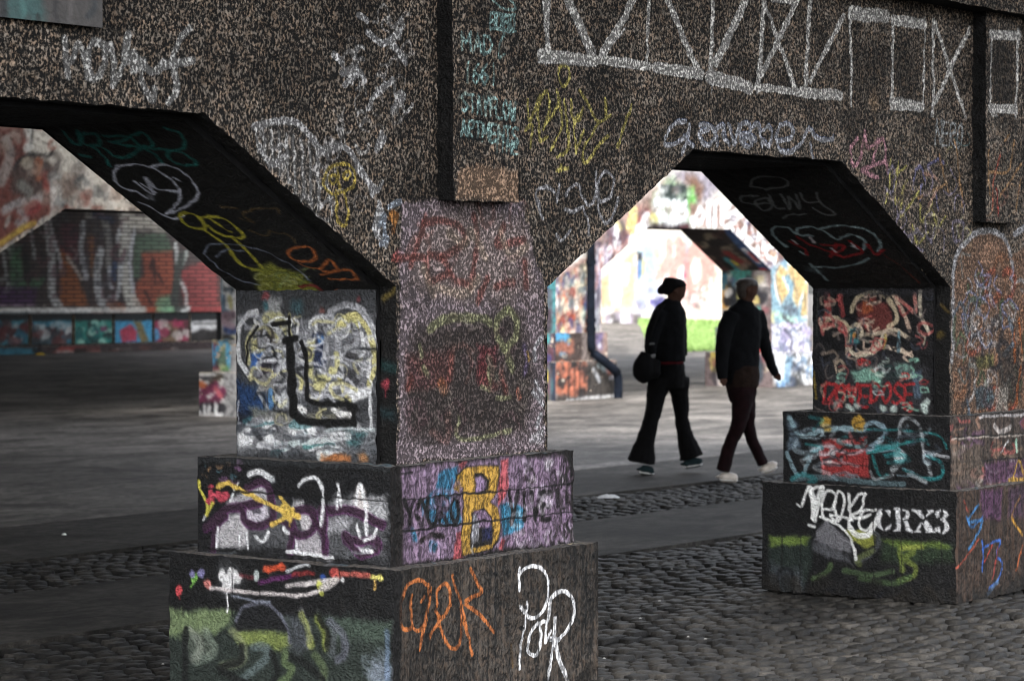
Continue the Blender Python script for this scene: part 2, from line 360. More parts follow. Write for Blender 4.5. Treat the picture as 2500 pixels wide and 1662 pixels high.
for st in ([(1215, 470), (1235, 415), (1275, 440), (1280, 500), (1245, 550), (1218, 520), (1215, 470)], [(1010, 640), (1035, 770), (1090, 605)], [(1030, 940), (1045, 800), (1000, 830)],
           [(1095, 900), (1080, 700), (1130, 580), (1150, 700), (1110, 820)], [(1160, 960), (1230, 780), (1200, 575)], [(1120, 800), (1180, 720), (1220, 640)], [(1250, 640), (1262, 780), (1270, 960), (1195, 1000)],
           [(1290, 635), (1300, 740), (1340, 770), (1360, 700)], [(1330, 980), (1310, 800), (1370, 690)], [(1350, 580), (1400, 660), (1460, 775), (1545, 735)], [(1510, 625), (1515, 750)],
           [(1470, 780), (1375, 950), (1390, 1045), (1470, 930), (1530, 870)], [(1090, 900), (1140, 870)], [(1685, 670), (1640, 780), (1590, 940)], [(1200, 1085), (1275, 1080)], [(1230, 1060), (1212, 1090)], [(1330, 970), (1370, 830)]):
    S.L(st, 9, (206, 192, 112), .95, .5)
for st in ([(1115, 1400), (1062, 1240), (1130, 1195), (1190, 1230)], [(1205, 1290), (1220, 1180)], [(1255, 1250), (1300, 1190), (1345, 1190), (1362, 1260), (1410, 1312), (1450, 1250), (1455, 1095)],
           [(1250, 1335), (1300, 1352), (1345, 1330), (1372, 1330), (1400, 1430), (1405, 1500)], [(1455, 1100), (1462, 1270), (1530, 1272), (1562, 1180), (1542, 1110), (1500, 1105), (1466, 1200), (1470, 1330), (1500, 1412), (1530, 1420), (1572, 1340), (1592, 1265)],
           [(1200, 1500), (1230, 1535), (1290, 1470)], [(1080, 1280), (1110, 1400)]):
    S.L(st, 9, (200, 198, 202), .9, .5)
# white lattice-girder drawing
TR = (238, 234, 228)
for a_, b_, wd in (((1095, 352), (1450, 392), 27), ((1480, 385), (1790, 425), 22), ((1830, 428), (2120, 478), 26), ((1130, -20), (1142, 330), 19), ((1268, -20), (1430, 380), 21), ((1705, -20), (1492, 350), 22), ((1790, -20), (1768, 430), 12)):
    S.L([a_, b_], wd, TR, .86, .5)
for a_, b_ in (((1118, 0), (1128, 420)), ((1155, 0), (1150, 300)), ((1250, 0), (1400, 330)), ((1300, 0), (1450, 340)), ((1080, 400), (1440, 410)), ((1640, 180), (1490, 360))): S.L([a_, b_], 6, (228, 224, 220), .9, .3)
S.k = 3
for a_, b_, wd in (((100, 445), (285, 480), 24), ((340, 490), (605, 560), 30), ((640, 552), (905, 592), 17), ((930, 590), (1185, 610), 24), ((70, -20), (262, 440), 19), ((365, -20), (355, 470), 15), ((590, -20), (385, 400), 24),
                   ((690, -20), (655, 560), 17), ((700, 30), (905, 600), 15), ((915, -20), (680, 470), 19), ((985, -20), (955, 590), 16), ((1200, 100), (985, 520), 15), ((1250, 70), (1250, 670), 11), ((1250, 85), (1475, 108), 32),
                   ((1518, 110), (1508, 690), 11), ((1518, 128), (1722, 155), 24), ((1722, 120), (1706, 690), 9), ((1508, 650), (1702, 682), 24), ((1775, 130), (1772, 730), 13), ((1780, 140), (1985, 750), 14), ((2005, 180), (1780, 660), 15), ((740, -5), (900, 5), 14)):
    S.L([a_, b_], wd, TR, .8, .5)
for a_, b_ in (((380, 470), (360, 590)), ((655, 500), (645, 600)), ((90, 0), (280, 430)), ((350, 540), (600, 575)), ((1770, 640), (1765, 740)), ((1500, 700), (1700, 700))): S.L([a_, b_], 6, (224, 220, 216), .8, .3)
S.P([(1275, 150), (1480, 160), (1470, 620), (1270, 590)], (30, 24, 20), .35, 14); S.P([(1540, 190), (1690, 200), (1685, 640), (1530, 630)], (26, 22, 19), .4, 12)
S.B(1400, 660, 70, (190, 160, 130), .45)
for st in ([(190, 780), (120, 790), (70, 860), (58, 915), (120, 920), (200, 870), (215, 800), (205, 900), (170, 990)], [(180, 880), (240, 940)], [(285, 800), (340, 805), (380, 850), (350, 920), (300, 910), (285, 850), (340, 830)],
           [(395, 930), (385, 840), (430, 805), (450, 900)], [(470, 800), (500, 920), (530, 800)], [(545, 860), (600, 850), (595, 790), (550, 800), (545, 900), (600, 940)], [(620, 930), (610, 830), (660, 800), (680, 930)],
           [(690, 830), (720, 800), (750, 850), (730, 930), (690, 900)], [(780, 900), (870, 880), (865, 805), (800, 800), (775, 870), (800, 960), (870, 970), (930, 920), (955, 860), (985, 820), (1040, 885), (1120, 890), (1130, 870)],
           [(990, 920), (1005, 1010)], [(560, 900), (610, 870), (640, 900)], [(430, 860), (470, 930)]):
    S.L([(a+3, b-9) for a, b in st], 8, (52, 74, 120), .7, .5); S.L(st, 11, (212, 212, 218), .95, .45)
S.B(1340, 960, 80, (150, 110, 112), .25, 1.4)
for st in ([(1290, 880), (1250, 940), (1262, 1050), (1310, 1010), (1340, 845)], [(1340, 850), (1362, 950), (1420, 895)], [(1380, 1060), (1430, 900), (1470, 925), (1475, 1110)], [(1310, 1085), (1470, 1030)], [(1320, 1090), (1420, 1135)]):
    S.L(st, 10, PNK, .85, .6)
S.text('NERO', 1785, 765, 175, 160, 6, (196, 200, 200), .9, .3, 8)
S.L([(1910, 880), (1960, 930), (2000, 920), (1990, 830)], 4, (110, 140, 140), .7)
for st in ([(1500, 1020), (1490, 1200), (1470, 1300)], [(1550, 1040), (1530, 1300), (1605, 1150)], [(1600, 1160), (1560, 1380), (1685, 1220)], [(1690, 1300), (1700, 1412), (1765, 1290)], [(1640, 1440), (1672, 1550), (1735, 1480)], [(1520, 1130), (1600, 1060)], [(1760, 1330), (1800, 1450), (1850, 1380)]):
    S.L(st, 8, (196, 186, 110), .8, .5)
for st, c in (([(1640, 1210), (1660, 1090), (1700, 1065), (1725, 1170)], (140, 136, 176)), ([(1740, 1055), (1800, 1020), (1840, 1040)], (140, 136, 176)), ([(1700, 1180), (1690, 1280)], (140, 136, 176)), ([(1790, 1230), (1800, 1340)], (140, 136, 176)),
              ([(1810, 990), (1860, 1180), (1882, 1240)], TAN), ([(1910, 900), (1950, 1200), (1960, 1320)], TAN), ([(1725, 1100), (1812, 1165), (1740, 1310)], (200, 160, 140)), ([(1680, 1260), (1860, 1170)], TAN)):
    S.L(st, 8, c, .8, .5)
S.scrib((1480, 1000, 1990, 1560), 44, [(190, 170, 150), (160, 150, 170), (206, 196, 150), (110, 96, 86)], 5, 10, 21, .2, .65, .7, 1)
S.scrib((1000, 700, 2000, 1000), 10, [(120, 104, 90)], 5, 9, 22, .2, .3, .9)
# pier A: lilac ground, later a dark patch and red, cream strokes over it
S.k = 6
S.P([(175, 95), (330, 75), (840, 100), (900, 380), (962, 560), (965, 1460), (150, 1535), (165, 1100), (168, 500)], (166, 150, 156), .8, 22)
S.P([(350, 170), (600, 140), (860, 220), (900, 560), (780, 640), (420, 640), (240, 560), (230, 330)], (190, 170, 160), .5, 40)
S.P([(250, 800), (520, 740), (830, 700), (900, 1000), (870, 1350), (500, 1380), (200, 1400), (215, 960)], (66, 58, 52), .66, 40)
S.P([(215, 930), (460, 900), (440, 1110), (200, 1120)], (140, 84, 80), .5, 26); S.P([(595, 880), (700, 900), (690, 1110), (600, 1100)], (150, 60, 66), .6, 18)
for st in ([(315, 175), (262, 330), (230, 440)], [(300, 210), (400, 195), (490, 230), (525, 310), (420, 390), (330, 385)], [(130, 410), (300, 400), (335, 520), (450, 480)], [(578, 170), (592, 300), (570, 520)],
           [(740, 230), (705, 330), (850, 300)], [(852, 420), (862, 560)], [(700, 560), (790, 535)], [(400, 400), (480, 520), (560, 560)], [(650, 520), (600, 640)], [(240, 1060), (220, 1110)], [(455, 940), (440, 1060)], [(730, 1040), (750, 1130)]):
    S.L(st, 18, (150, 84, 76), .62, .8)
for st in ([(440, 260), (520, 330), (560, 260), (640, 400)], [(720, 260), (780, 400), (860, 330)], [(380, 560), (520, 600), (600, 520)], [(300, 460), (360, 600)]): S.L(st, 22, (214, 190, 168), .6, .9)
for st in ([(330, 795), (420, 742), (600, 730), (660, 760)], [(765, 680), (705, 740), (700, 820), (740, 900), (785, 1010)], [(765, 680), (812, 750), (800, 840), (745, 900)]): S.L(st, 20, (170, 172, 128), .8, .6)
for st in ([(490, 1280), (487, 1385), (640, 1382), (775, 1345)], [(700, 1165), (775, 1162)], [(620, 1110), (660, 1120), (655, 1010)], [(300, 1000), (325, 1050)], [(280, 880), (290, 940)]): S.L(st, 11, (176, 176, 136), .85, .6)
S.L([(395, 1090), (410, 1110)], 30, (206, 130, 90), .7, .9); S.L([(820, 1120), (822, 1160)], 16, (206, 120, 96), .7)
S.L([(660, 960), (690, 1060)], 26, (120, 130, 110), .6, .9)
S.P([(890, 1370), (960, 1320), (955, 1420), (880, 1415)], (214, 210, 214), .85, 12)
for st in ([(903, 960), (908, 890), (950, 840)], [(900, 1130), (950, 1200)], [(915, 1080), (950, 1150)], [(920, 1320), (945, 1260)]): S.L(st, 13, (216, 216, 220), .8, .6)
for st in ([(60, 220), (90, 180), (85, 290)], [(110, 130), (170, 90)], [(60, 330), (100, 300)]): S.L(st, 15, (190, 200, 214), .75, .8)
S.B(135, 190, 26, (196, 140, 84), .7)
S.L([(850, 880), (862, 960), (850, 1030)], 16, (128, 112, 150), .7, .8); S.L([(865, 920), (870, 960)], 8, (200, 160, 70), .8)
S.scrib((200, 120, 900, 1380), 40, [(120, 90, 96), (150, 140, 130), (90, 76, 70), (170, 120, 110), (60, 52, 50)], 8, 20, 8, .2, .4, .9)
# pier B
S.k = 8
S.P([(745, 800), (742, 300), (775, 170), (850, 95), (930, 110), (975, 190), (1019, 160), (1100, 200), (1100, 800)], (150, 120, 100), .7, 16)
S.P([(850, 180), (880, 140), (920, 150), (935, 200), (900, 240), (850, 230)], (190, 150, 124), .8, 8)
for st in ([(745, 600), (748, 400), (748, 250), (775, 170), (850, 105), (930, 115), (968, 200), (975, 330)], [(985, 110), (1019, 90)]): S.L(st, 15, (204, 204, 208), .85, .6)
S.scrib((760, 240, 1060, 790), 60, [(206, 204, 204), (110, 130, 150), (170, 120, 90), (90, 110, 80), (60, 60, 66), (180, 90, 70), (140, 150, 150)], 6, 16, 9, .22, .75, .5, .4)
S.scrib((760, 240, 980, 560), 22, [(214, 214, 220), (150, 154, 190)], 4, 7, 10, .3, .9, .3)
S.P([(920, 560), (1000, 540), (1010, 740), (930, 760)], (70, 64, 60), .7, 10); S.P([(910, 700), (960, 690), (955, 790), (905, 790)], (196, 190, 180), .7, 8); S.P([(830, 700), (900, 690), (900, 780), (840, 780)], (60, 90, 110), .6, 8)
S.P([(835, 590), (900, 570), (905, 620), (840, 630)], (120, 122, 70), .6, 8)
for st in ([(980, 480), (985, 600)], [(1005, 620), (990, 760)], [(1000, 440), (1012, 560)]): S.L(st, 10, (196, 110, 60), .8)
S.k = 1
S.P([(0, -60), (2350, -60), (2350, 60), (0, 60)], (60, 48, 40), .0, 10)

# ---- pilasters
S = SF['pilA']; S.k = 2
CY = (170, 206, 202)
S.text('BOBO', 780, 80, 165, 110, 8, CY, .85, 0, 5); S.L([(780, 185), (945, 205)], 6, CY, .8); S.L([(785, 80), (940, 98)], 6, CY, .8); S.L([(790, 0), (850, 50), (940, 60), (900, 0)], 9, CY, .6)
S.text('MAD', 600, 205, 200, 120, 8, CY, .85, 0, 10); S.L([(870, 225), (830, 290), (835, 375), (870, 345)], 8, CY, .85)
S.text('1661', 615, 400, 215, 130, 8, CY, .8, 0, 4)
S.text('STAYFLOW', 600, 590, 350, 120, 8, CY, .85, 0, 9)
S.text('ARTMENTS', 590, 765, 375, 110, 8, CY, .85, 0, 8)
S.text('TIME', 800, 890, 160, 80, 7, CY, .7, 0, 5)
S.P([(555, 1090), (620, 1050), (960, 1090), (965, 1290), (555, 1270)], (176, 146, 122), .8, 24)
S.B(860, 1040, 22, (12, 10, 10), .95, .3); S.L([(560, 880), (740, 890)], 4, (8, 8, 8), .9, .2); S.L([(560, 135), (780, 160)], 4, (8, 8, 8), .9, .2)
S.scrib((560, 0, 960, 1050), 22, [(90, 110, 108), (150, 130, 112)], 6, 12, 12, .25, .35, .8)
S = SF['pilB']; S.k = 3
for a_, b_, wd in (((2140, 225), (2320, 230), 24), ((2318, 190), (2300, 745), 12), ((2135, 690), (2300, 700), 22), ((2142, 200), (2135, 680), 9), ((2150, 735), (2180, 742), 7)): S.L([a_, b_], wd, TR, .8, .5)
S.P([(2160, 270), (2290, 270), (2285, 660), (2150, 650)], (26, 22, 19), .45, 10)
for st, c in (([(2130, 960), (2122, 1120), (2135, 1240)], TAN), ([(2200, 990), (2160, 1150), (2150, 1330)], (200, 110, 90)), ([(2290, 900), (2250, 1090), (2130, 1095)], TAN), ([(2340, 1040), (2200, 1250)], TAN), ([(2260, 860), (2230, 900)], TAN), ([(2180, 1200), (2190, 1380)], (190, 90, 80)), ([(2330, 1150), (2300, 1350)], TAN)):
    S.L(st, 8, c, .8, .5)
S.scrib((2110, 1150, 2400, 1420), 16, [(150, 110, 96), (180, 150, 120), (120, 70, 66)], 5, 9, 23, .3, .5, .7, 1)
S = SF['pilsideB']; S.k = 3
S.L([(2048, 200), (2045, 700)], 4, (90, 110, 112), .6)
for k in 'AB':
    S = SF['pilside'+k]; S.mline([(-.1, 1.9), (.03, 3.6)], 3, (5, 5, 6), .95)

# ---- jamb of pier A
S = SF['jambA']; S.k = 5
S.mline([(.4, 1.3), (.5, 1.35)], 2.2, (66, 68, 72), .9, .3)
S.mline([(.0, 1.05), (.7, 1.02)], .12, (40, 42, 46), .8, .9)
S.P([(455, 700), (640, 850), (620, 1000), (455, 1060)], (22, 26, 40), .85, 20)
S.P([(460, 730), (600, 780), (700, 900), (600, 960), (460, 920)], (40, 76, 128), .7, 30)
S.P([(540, 890), (830, 960), (1200, 880), (1220, 1010), (800, 1010), (560, 980)], (120, 118, 106), .8, 14)
S.P([(455, 1040), (620, 960), (1000, 1000), (1340, 1020), (1345, 1200), (460, 1180)], (146, 148, 152), .75, 26)
S.P([(600, 330), (1320, 320), (1350, 800), (900, 850), (620, 800), (540, 600)], (134, 136, 142), .8, 20)
S.P([(620, 380), (790, 380), (790, 520), (560, 540), (560, 470)], (206, 200, 140), .85, 12)
S.P([(600, 400), (700, 390), (720, 500), (600, 500)], (60, 56, 60), .9, 10); S.P([(560, 560), (640, 550), (640, 640), (560, 640)], (58, 100, 170), .9, 8); S.P([(600, 590), (720, 610), (700, 690), (600, 690)], (44, 34, 52), .9, 8)
S.P([(950, 440), (1030, 440), (1030, 640), (950, 650)], (30, 40, 70), .85, 12); S.P([(980, 450), (1030, 450), (1025, 500), (985, 500)], (90, 140, 200), .8, 5)
S.P([(920, 480), (960, 470), (950, 720), (920, 700)], (206, 200, 136), .85, 8); S.P([(955, 700), (1060, 690), (1040, 800), (960, 790)], (206, 202, 140), .85, 8)
S.P([(1110, 340), (1220, 300), (1250, 400), (1120, 420)], (200, 196, 130), .85, 10)
S.P([(1140, 470), (1230, 460), (1240, 600), (1150, 600)], (60, 58, 60), .8, 12); S.P([(1150, 640), (1260, 640), (1250, 780), (1160, 770)], (54, 54, 58), .8, 14)
S.P([(640, 180), (740, 190), (750, 320), (640, 310)], (176, 178, 180), .8, 14); S.B(650, 195, 24, (170, 80, 84), .8); S.B(650, 245, 26, (60, 110, 120), .7); S.B(850, 250, 44, (60, 100, 110), .6, 1.4); S.B(1240, 215, 16, (180, 70, 76), .8); S.B(1010, 280, 22, (150, 90, 84), .6)
S.P([(640, 290), (740, 290), (800, 360), (640, 370)], (196, 192, 140), .8, 10)
for st, wd, c in (([(590, 285), (530, 310), (485, 380), (475, 480), (480, 590), (545, 690)], 12, (222, 224, 228)), ([(600, 370), (550, 430), (530, 520), (545, 620)], 12, (200, 196, 150)), ([(600, 300), (590, 360), (700, 380)], 8, (222, 222, 224)),
                  ([(820, 340), (855, 370), (850, 450)], 8, (222, 222, 224)), ([(800, 310), (810, 440)], 9, (180, 176, 130)), ([(850, 450), (930, 420), (960, 340), (1020, 325), (1035, 400), (1030, 560)], 16, (150, 152, 158)),
                  ([(965, 345), (975, 410)], 10, (228, 230, 234)), ([(930, 390), (940, 350), (1000, 320), (1030, 330)], 8, (226, 228, 232)),
                  ([(1040, 330), (1090, 270), (1180, 250), (1270, 290), (1320, 370), (1350, 480), (1355, 620)], 17, (176, 178, 184)), ([(1110, 380), (1160, 330), (1230, 320), (1300, 390), (1330, 500), (1340, 640), (1300, 760)], 14, (214, 206, 140)),
                  ([(1060, 290), (1100, 400), (1110, 560), (1060, 700), (1040, 800), (950, 830)], 16, (160, 162, 168)), ([(1250, 370), (1270, 470), (1280, 540)], 10, (226, 228, 230)), ([(1300, 480), (1310, 560), (1300, 700)], 10, (200, 200, 204)),
                  ([(1130, 450), (1160, 400), (1200, 380), (1230, 430), (1220, 500), (1160, 520)], 15, (158, 160, 166)), ([(1160, 520), (1240, 540), (1290, 620), (1240, 700)], 16, (160, 162, 166)), ([(1130, 570), (1130, 700), (1150, 800), (1310, 800)], 12, (190, 192, 196)),
                  ([(1310, 800), (1320, 920), (1325, 1020)], 8, (226, 228, 232)), ([(620, 490), (720, 520), (790, 470)], 20, (150, 152, 158)), ([(700, 370), (750, 440), (790, 560), (740, 660)], 18, (156, 158, 164)),
                  ([(600, 680), (640, 560), (700, 540), (690, 660)], 9, (170, 172, 178)), ([(600, 730), (700, 700), (790, 740), (620, 780)], 15, (150, 150, 150)), ([(640, 760), (700, 790), (620, 740)], 12, (140, 138, 130)),
                  ([(600, 800), (640, 880), (680, 920)], 9, (170, 172, 176)), ([(1060, 700), (1100, 640), (1100, 560)], 14, (204, 200, 146)), ([(1120, 720), (1150, 800), (1180, 840)], 14, (216, 208, 140)), ([(980, 760), (1040, 740), (1070, 650)], 10, (200, 196, 140)),
                  ([(860, 560), (870, 700), (860, 830)], 14, (146, 148, 150)), ([(880, 720), (870, 790)], 12, (206, 200, 140)), ([(460, 590), (520, 680)], 7, (222, 224, 228)), ([(480, 860), (465, 960), (455, 1080)], 5, (180, 182, 190))):
    S.L(st, wd, c, .9, .35)
for pl in ([(630, 990), (690, 975), (710, 1040), (680, 1070), (640, 1050)], [(790, 1020), (850, 1005), (900, 1010), (990, 1000), (980, 1060), (900, 1080), (820, 1080)], [(640, 1090), (710, 1090), (700, 1140), (650, 1130)], [(470, 1080), (540, 1020), (580, 1060), (560, 1140), (480, 1150)], [(1150, 790), (1310, 790), (1310, 840), (1200, 860)]): S.P(pl, (226, 228, 232), .9, 8)
for x, y, r in ((660, 1020, 36), (670, 1110, 34), (830, 1040, 42), (930, 1030, 48), (750, 850, 40), (870, 910, 26), (1210, 820, 36), (500, 1100, 30), (1000, 1200, 26)): S.B(x, y, r, (236, 238, 240), .9, 1.0)
S.P([(715, 800), (790, 800), (790, 900), (715, 910)], (206, 210, 214), .85, 10); S.L([(680, 800), (690, 900)], 14, (90, 140, 190), .85)
for st, wd, c in (([(580, 1050), (640, 1130), (700, 1160)], 12, (44, 46, 50)), ([(770, 1165), (830, 1130), (940, 1120)], 14, (200, 214, 216)), ([(940, 1110), (1020, 1110), (1090, 1130), (1080, 1160), (1000, 1220)], 15, (206, 214, 216)), ([(1040, 1045), (1160, 1030), (1340, 1040)], 8, (190, 200, 204)), ([(900, 1150), (1080, 1140)], 9, (96, 150, 150))):
    S.L(st, wd, c, .88, .5)
S.P([(1160, 1060), (1300, 1060), (1250, 1150), (1170, 1150)], (44, 92, 96), .7, 14); S.P([(700, 1130), (770, 1140), (740, 1200), (680, 1200)], (40, 84, 90), .7, 12)
S.P([(1010, 1200), (1100, 1190), (1190, 1210), (1200, 1250), (1000, 1245)], (196, 120, 66), .75, 10); S.B(1270, 1225, 36, (200, 140, 90), .75)
S.P([(1250, 1130), (1340, 1060), (1345, 1180), (1260, 1190)], (120, 124, 130), .6, 14)
S.scrib((560, 340, 1340, 1060), 60, [(190, 192, 198), (60, 60, 66), (150, 150, 156), (206, 200, 150), (34, 36, 40), (120, 124, 132)], 3, 8, 31, .14, .75, .3)
S.scrib((520, 330, 1340, 840), 46, [(214, 216, 222), (196, 198, 206), (226, 228, 232), (206, 200, 150), (30, 32, 36)], 4, 8, 131, .26, .85, .25)
S.scrib((460, 980, 1340, 1180), 22, [(228, 230, 234), (150, 152, 158), (70, 74, 80), (60, 110, 116)], 5, 11, 132, .25, .8, .35)
for st, wd in (([(800, 490), (812, 700), (825, 940)], 19), ([(770, 480), (850, 460)], 12), ([(880, 490), (905, 560), (912, 700), (915, 840)], 10), ([(915, 850), (1000, 870), (1200, 885), (1210, 940)], 9), ([(825, 950), (900, 985), (1100, 1000), (1215, 1000)], 14), ([(1180, 890), (1215, 990)], 12), ([(700, 370), (800, 360)], 9), ([(800, 320), (802, 440)], 6), ([(600, 380), (540, 470), (530, 620)], 5)):
    S.L(st, wd*1.25, (10, 10, 11), .96, .3)
S.L([(860, 905), (900, 920)], 12, (232, 232, 232), .9); S.L([(1080, 910), (1120, 940), (1180, 940)], 13, (230, 230, 230), .9)
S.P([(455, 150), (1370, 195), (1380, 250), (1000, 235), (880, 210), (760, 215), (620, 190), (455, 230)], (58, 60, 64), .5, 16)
S = SF['lipA']; S.k = 5
S.mline([(-.02, .9), (.11, 1.7)], 2, (9, 9, 10), .98)
S.P([(1370, 590), (1500, 620), (1500, 700), (1370, 660)], (30, 66, 66), .7, 18); S.P([(1370, 900), (1480, 900), (1480, 1000), (1370, 970)], (30, 60, 66), .6, 18)
S.B(1415, 755, 30, (150, 58, 70), .95, .3); S.L([(1413, 770), (1411, 830)], 4, (150, 58, 70), .9, .2); S.P([(1370, 200), (1500, 110), (1490, 150), (1400, 235)], (120, 104, 50), .8, 8)

# ---- sloped soffit A
S = SF['haunchA']; S.k = 1
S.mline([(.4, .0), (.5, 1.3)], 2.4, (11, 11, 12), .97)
for st in ([(340, 720), (400, 790), (440, 790), (420, 720)], [(430, 740), (520, 730), (540, 790), (460, 790), (440, 750)], [(560, 740), (690, 745), (660, 770), (600, 770), (720, 800)], [(710, 740), (780, 730), (830, 790), (760, 800), (710, 750)],
           [(900, 700), (980, 730), (1010, 790), (960, 820), (700, 800)], [(500, 800), (560, 850), (600, 905)], [(560, 810), (640, 860), (720, 850), (780, 800)], [(780, 810), (850, 850), (890, 900)], [(920, 830), (960, 820), (1060, 870), (1070, 905), (1000, 900), (930, 870), (920, 830)], [(440, 850), (490, 858)]):
    S.L(st, 11, (30, 104, 100), .9, .45)
for st in ([(830, 915), (760, 900), (660, 905), (620, 950), (650, 1010), (750, 1050), (800, 1080)], [(820, 915), (900, 900), (1010, 950), (1070, 1020), (1075, 1080), (1000, 1140), (910, 1170)], [(830, 915), (900, 950), (970, 1020), (985, 1090), (910, 1170)],
           [(740, 990), (840, 1060), (800, 970), (860, 1030), (970, 1050)], [(945, 968), (985, 985)], [(760, 1110), (850, 1150), (940, 1195), (1000, 1180)], [(780, 1000), (850, 1050)]):
    S.L(st, 9, (206, 210, 228), .95, .4)
S.B(820, 1075, 30, (180, 186, 200), .6, 1.2)
for st in ([(980, 1180), (1030, 1165), (1100, 1200), (1120, 1250), (1040, 1240), (980, 1190)], [(1100, 1190), (1200, 1190), (1290, 1240), (1330, 1300), (1220, 1290), (1130, 1230)], [(1120, 1260), (1230, 1340), (1300, 1430), (1420, 1480)], [(1270, 1300), (1350, 1380), (1430, 1460)], [(1150, 1200), (1260, 1270)]):
    S.L(st, 11, (190, 182, 60), .95, .45)
S.P([(1380, 1470), (1480, 1440), (1660, 1500), (1760, 1600), (1640, 1640), (1420, 1600)], (172, 176, 70), .8, 22); S.scrib((1400, 1470, 1690, 1640), 20, [(196, 200, 140), (90, 100, 50), (150, 170, 110)], 4, 8, 4, .3, .8)
for st in ([(1120, 1390), (1140, 1345), (1240, 1340), (1420, 1370), (1560, 1430), (1700, 1530)], [(1120, 1390), (1180, 1450), (1290, 1520), (1420, 1560)], [(1180, 1410), (1240, 1370), (1330, 1380)]): S.L(st, 6, (150, 160, 184), .75, .5)
for st in ([(1580, 1380), (1620, 1350), (1700, 1355), (1725, 1400), (1690, 1430), (1610, 1420), (1580, 1380)], [(1630, 1440), (1740, 1470), (1800, 1420), (1850, 1480), (1770, 1480)], [(1760, 1500), (1900, 1470), (1960, 1530)], [(1800, 1530), (1950, 1530)], [(1840, 1590), (1960, 1600)], [(1880, 1640), (1940, 1690)]): S.L(st, 9, (196, 110, 56), .9, .45)
for st in ([(1210, 1130), (1300, 1140)], [(1310, 1190), (1390, 1220), (1330, 1160), (1500, 1140), (1530, 1170)], [(1360, 1260), (1450, 1290), (1480, 1260)], [(1500, 1270), (1590, 1290), (1620, 1330)]): S.L(st, 8, (110, 88, 54), .7, .5)
S.L([(1640, 1570), (1720, 1560), (1780, 1600)], 12, (140, 44, 44), .8)

# ---- upper plinth block A
S = SF['up_leftA']; S.k = 9
DK = (17, 18, 21)
S.mline([(-.1, .78), (1.1, .78)], 1, DK, .97)
S.P([(470, 420), (700, 260), (780, 330), (900, 430), (1300, 420), (1520, 380), (1540, 800), (1100, 760), (700, 700), (380, 690), (420, 560)], (126, 128, 132), .55, 30)
S.P([(560, 460), (620, 560), (600, 700), (410, 690), (420, 560), (480, 480)], (196, 194, 198), .85, 14)
S.P([(470, 400), (540, 340), (720, 270), (745, 360), (700, 400), (500, 415)], (196, 194, 200), .8, 12)
S.P([(940, 480), (990, 460), (1030, 500), (1000, 570), (960, 570)], (206, 202, 206), .9, 6)
S.P([(910, 600), (1000, 640), (1060, 580), (1110, 700), (1150, 770), (930, 720)], (190, 186, 192), .8, 10)
S.P([(1120, 490), (1300, 500), (1250, 570), (1300, 620), (1400, 640), (1330, 760), (1280, 690), (1200, 560), (1130, 600)], (184, 184, 190), .7, 14)
S.P([(1180, 360), (1520, 370), (1535, 520), (1400, 480), (1150, 440)], (190, 192, 196), .75, 24)
S.P([(1290, 460), (1330, 290), (1350, 265), (1385, 330), (1400, 470)], (224, 218, 216), .9, 8)
S.P([(580, 430), (640, 415), (735, 420), (740, 480), (690, 520), (610, 520)], (206, 200, 212), .9, 7); S.P([(630, 430), (690, 420), (700, 460), (650, 470)], (60, 58, 66), .8, 5)
S.P([(900, 370), (965, 375), (970, 430), (890, 430)], (206, 206, 210), .8, 8)
PUR, PU2 = (52, 34, 50), (86, 36, 86)
for st, wd in (([(330, 570), (460, 440), (560, 420), (690, 395)], 20), ([(570, 440), (590, 520), (680, 550), (760, 510), (770, 420), (740, 290), (680, 270), (600, 300)], 17), ([(460, 480), (400, 560), (380, 720)], 17),
               ([(880, 720), (900, 590), (890, 480), (950, 440), (1040, 460), (1040, 560), (970, 610), (900, 590)], 19), ([(1030, 480), (1110, 620), (1120, 730)], 18), ([(1090, 450), (1290, 445), (1400, 490), (1490, 540)], 22), ([(1110, 460), (1110, 700)], 14),
               ([(1260, 640), (1350, 740), (1460, 700), (1440, 640), (1300, 650), (1250, 610)], 20), ([(760, 520), (830, 520), (890, 560)], 10)):
    S.L(st, wd, PU2, .8, .5); S.L([(a-3, b-4) for a, b in st], wd*.75, PUR, .95, .3)
for st, wd in (([(610, 215), (670, 195), (730, 215), (770, 245)], 13), ([(940, 285), (1000, 240), (1070, 245), (1105, 320), (1100, 430), (1085, 545)], 8), ([(1203, 280), (1210, 330), (1190, 430)], 6), ([(1215, 300), (1220, 420)], 5), ([(1320, 400), (1348, 275), (1380, 400), (1385, 600)], 9), ([(1330, 540), (1345, 620)], 7),
               ([(1455, 570), (1430, 620), (1370, 640)], 8), ([(1360, 715), (1420, 720)], 12), ([(860, 715), (1000, 735), (1170, 760)], 9), ([(600, 580), (605, 700)], 4), ([(555, 600), (550, 680)], 4), ([(540, 260), (490, 380)], 6), ([(410, 560), (405, 690)], 8), ([(840, 560), (870, 590)], 8), ([(655, 620), (700, 650), (740, 590)], 7), ([(920, 640), (925, 710)], 6), ([(315, 510), (325, 480)], 5)):
    S.L(st, wd, (232, 234, 238), .92, .5)
S.B(1203, 283, 14, (230, 232, 236), .95); S.B(770, 240, 24, (160, 166, 170), .6, 1.4)
YL = (216, 184, 90)
for st, wd in (([(410, 300), (440, 275), (490, 270), (560, 310), (680, 370), (800, 430), (940, 480)], 11), ([(820, 360), (850, 400), (900, 470), (940, 490)], 12), ([(760, 540), (830, 500), (900, 440)], 11), ([(830, 430), (850, 480), (880, 500)], 16), ([(870, 480), (878, 545)], 4), ([(285, 260), (300, 330), (340, 400), (335, 470)], 8), ([(335, 470), (380, 390)], 8)):
    S.L(st, wd, YL if wd != 8 else (204, 196, 84), .95, .25)
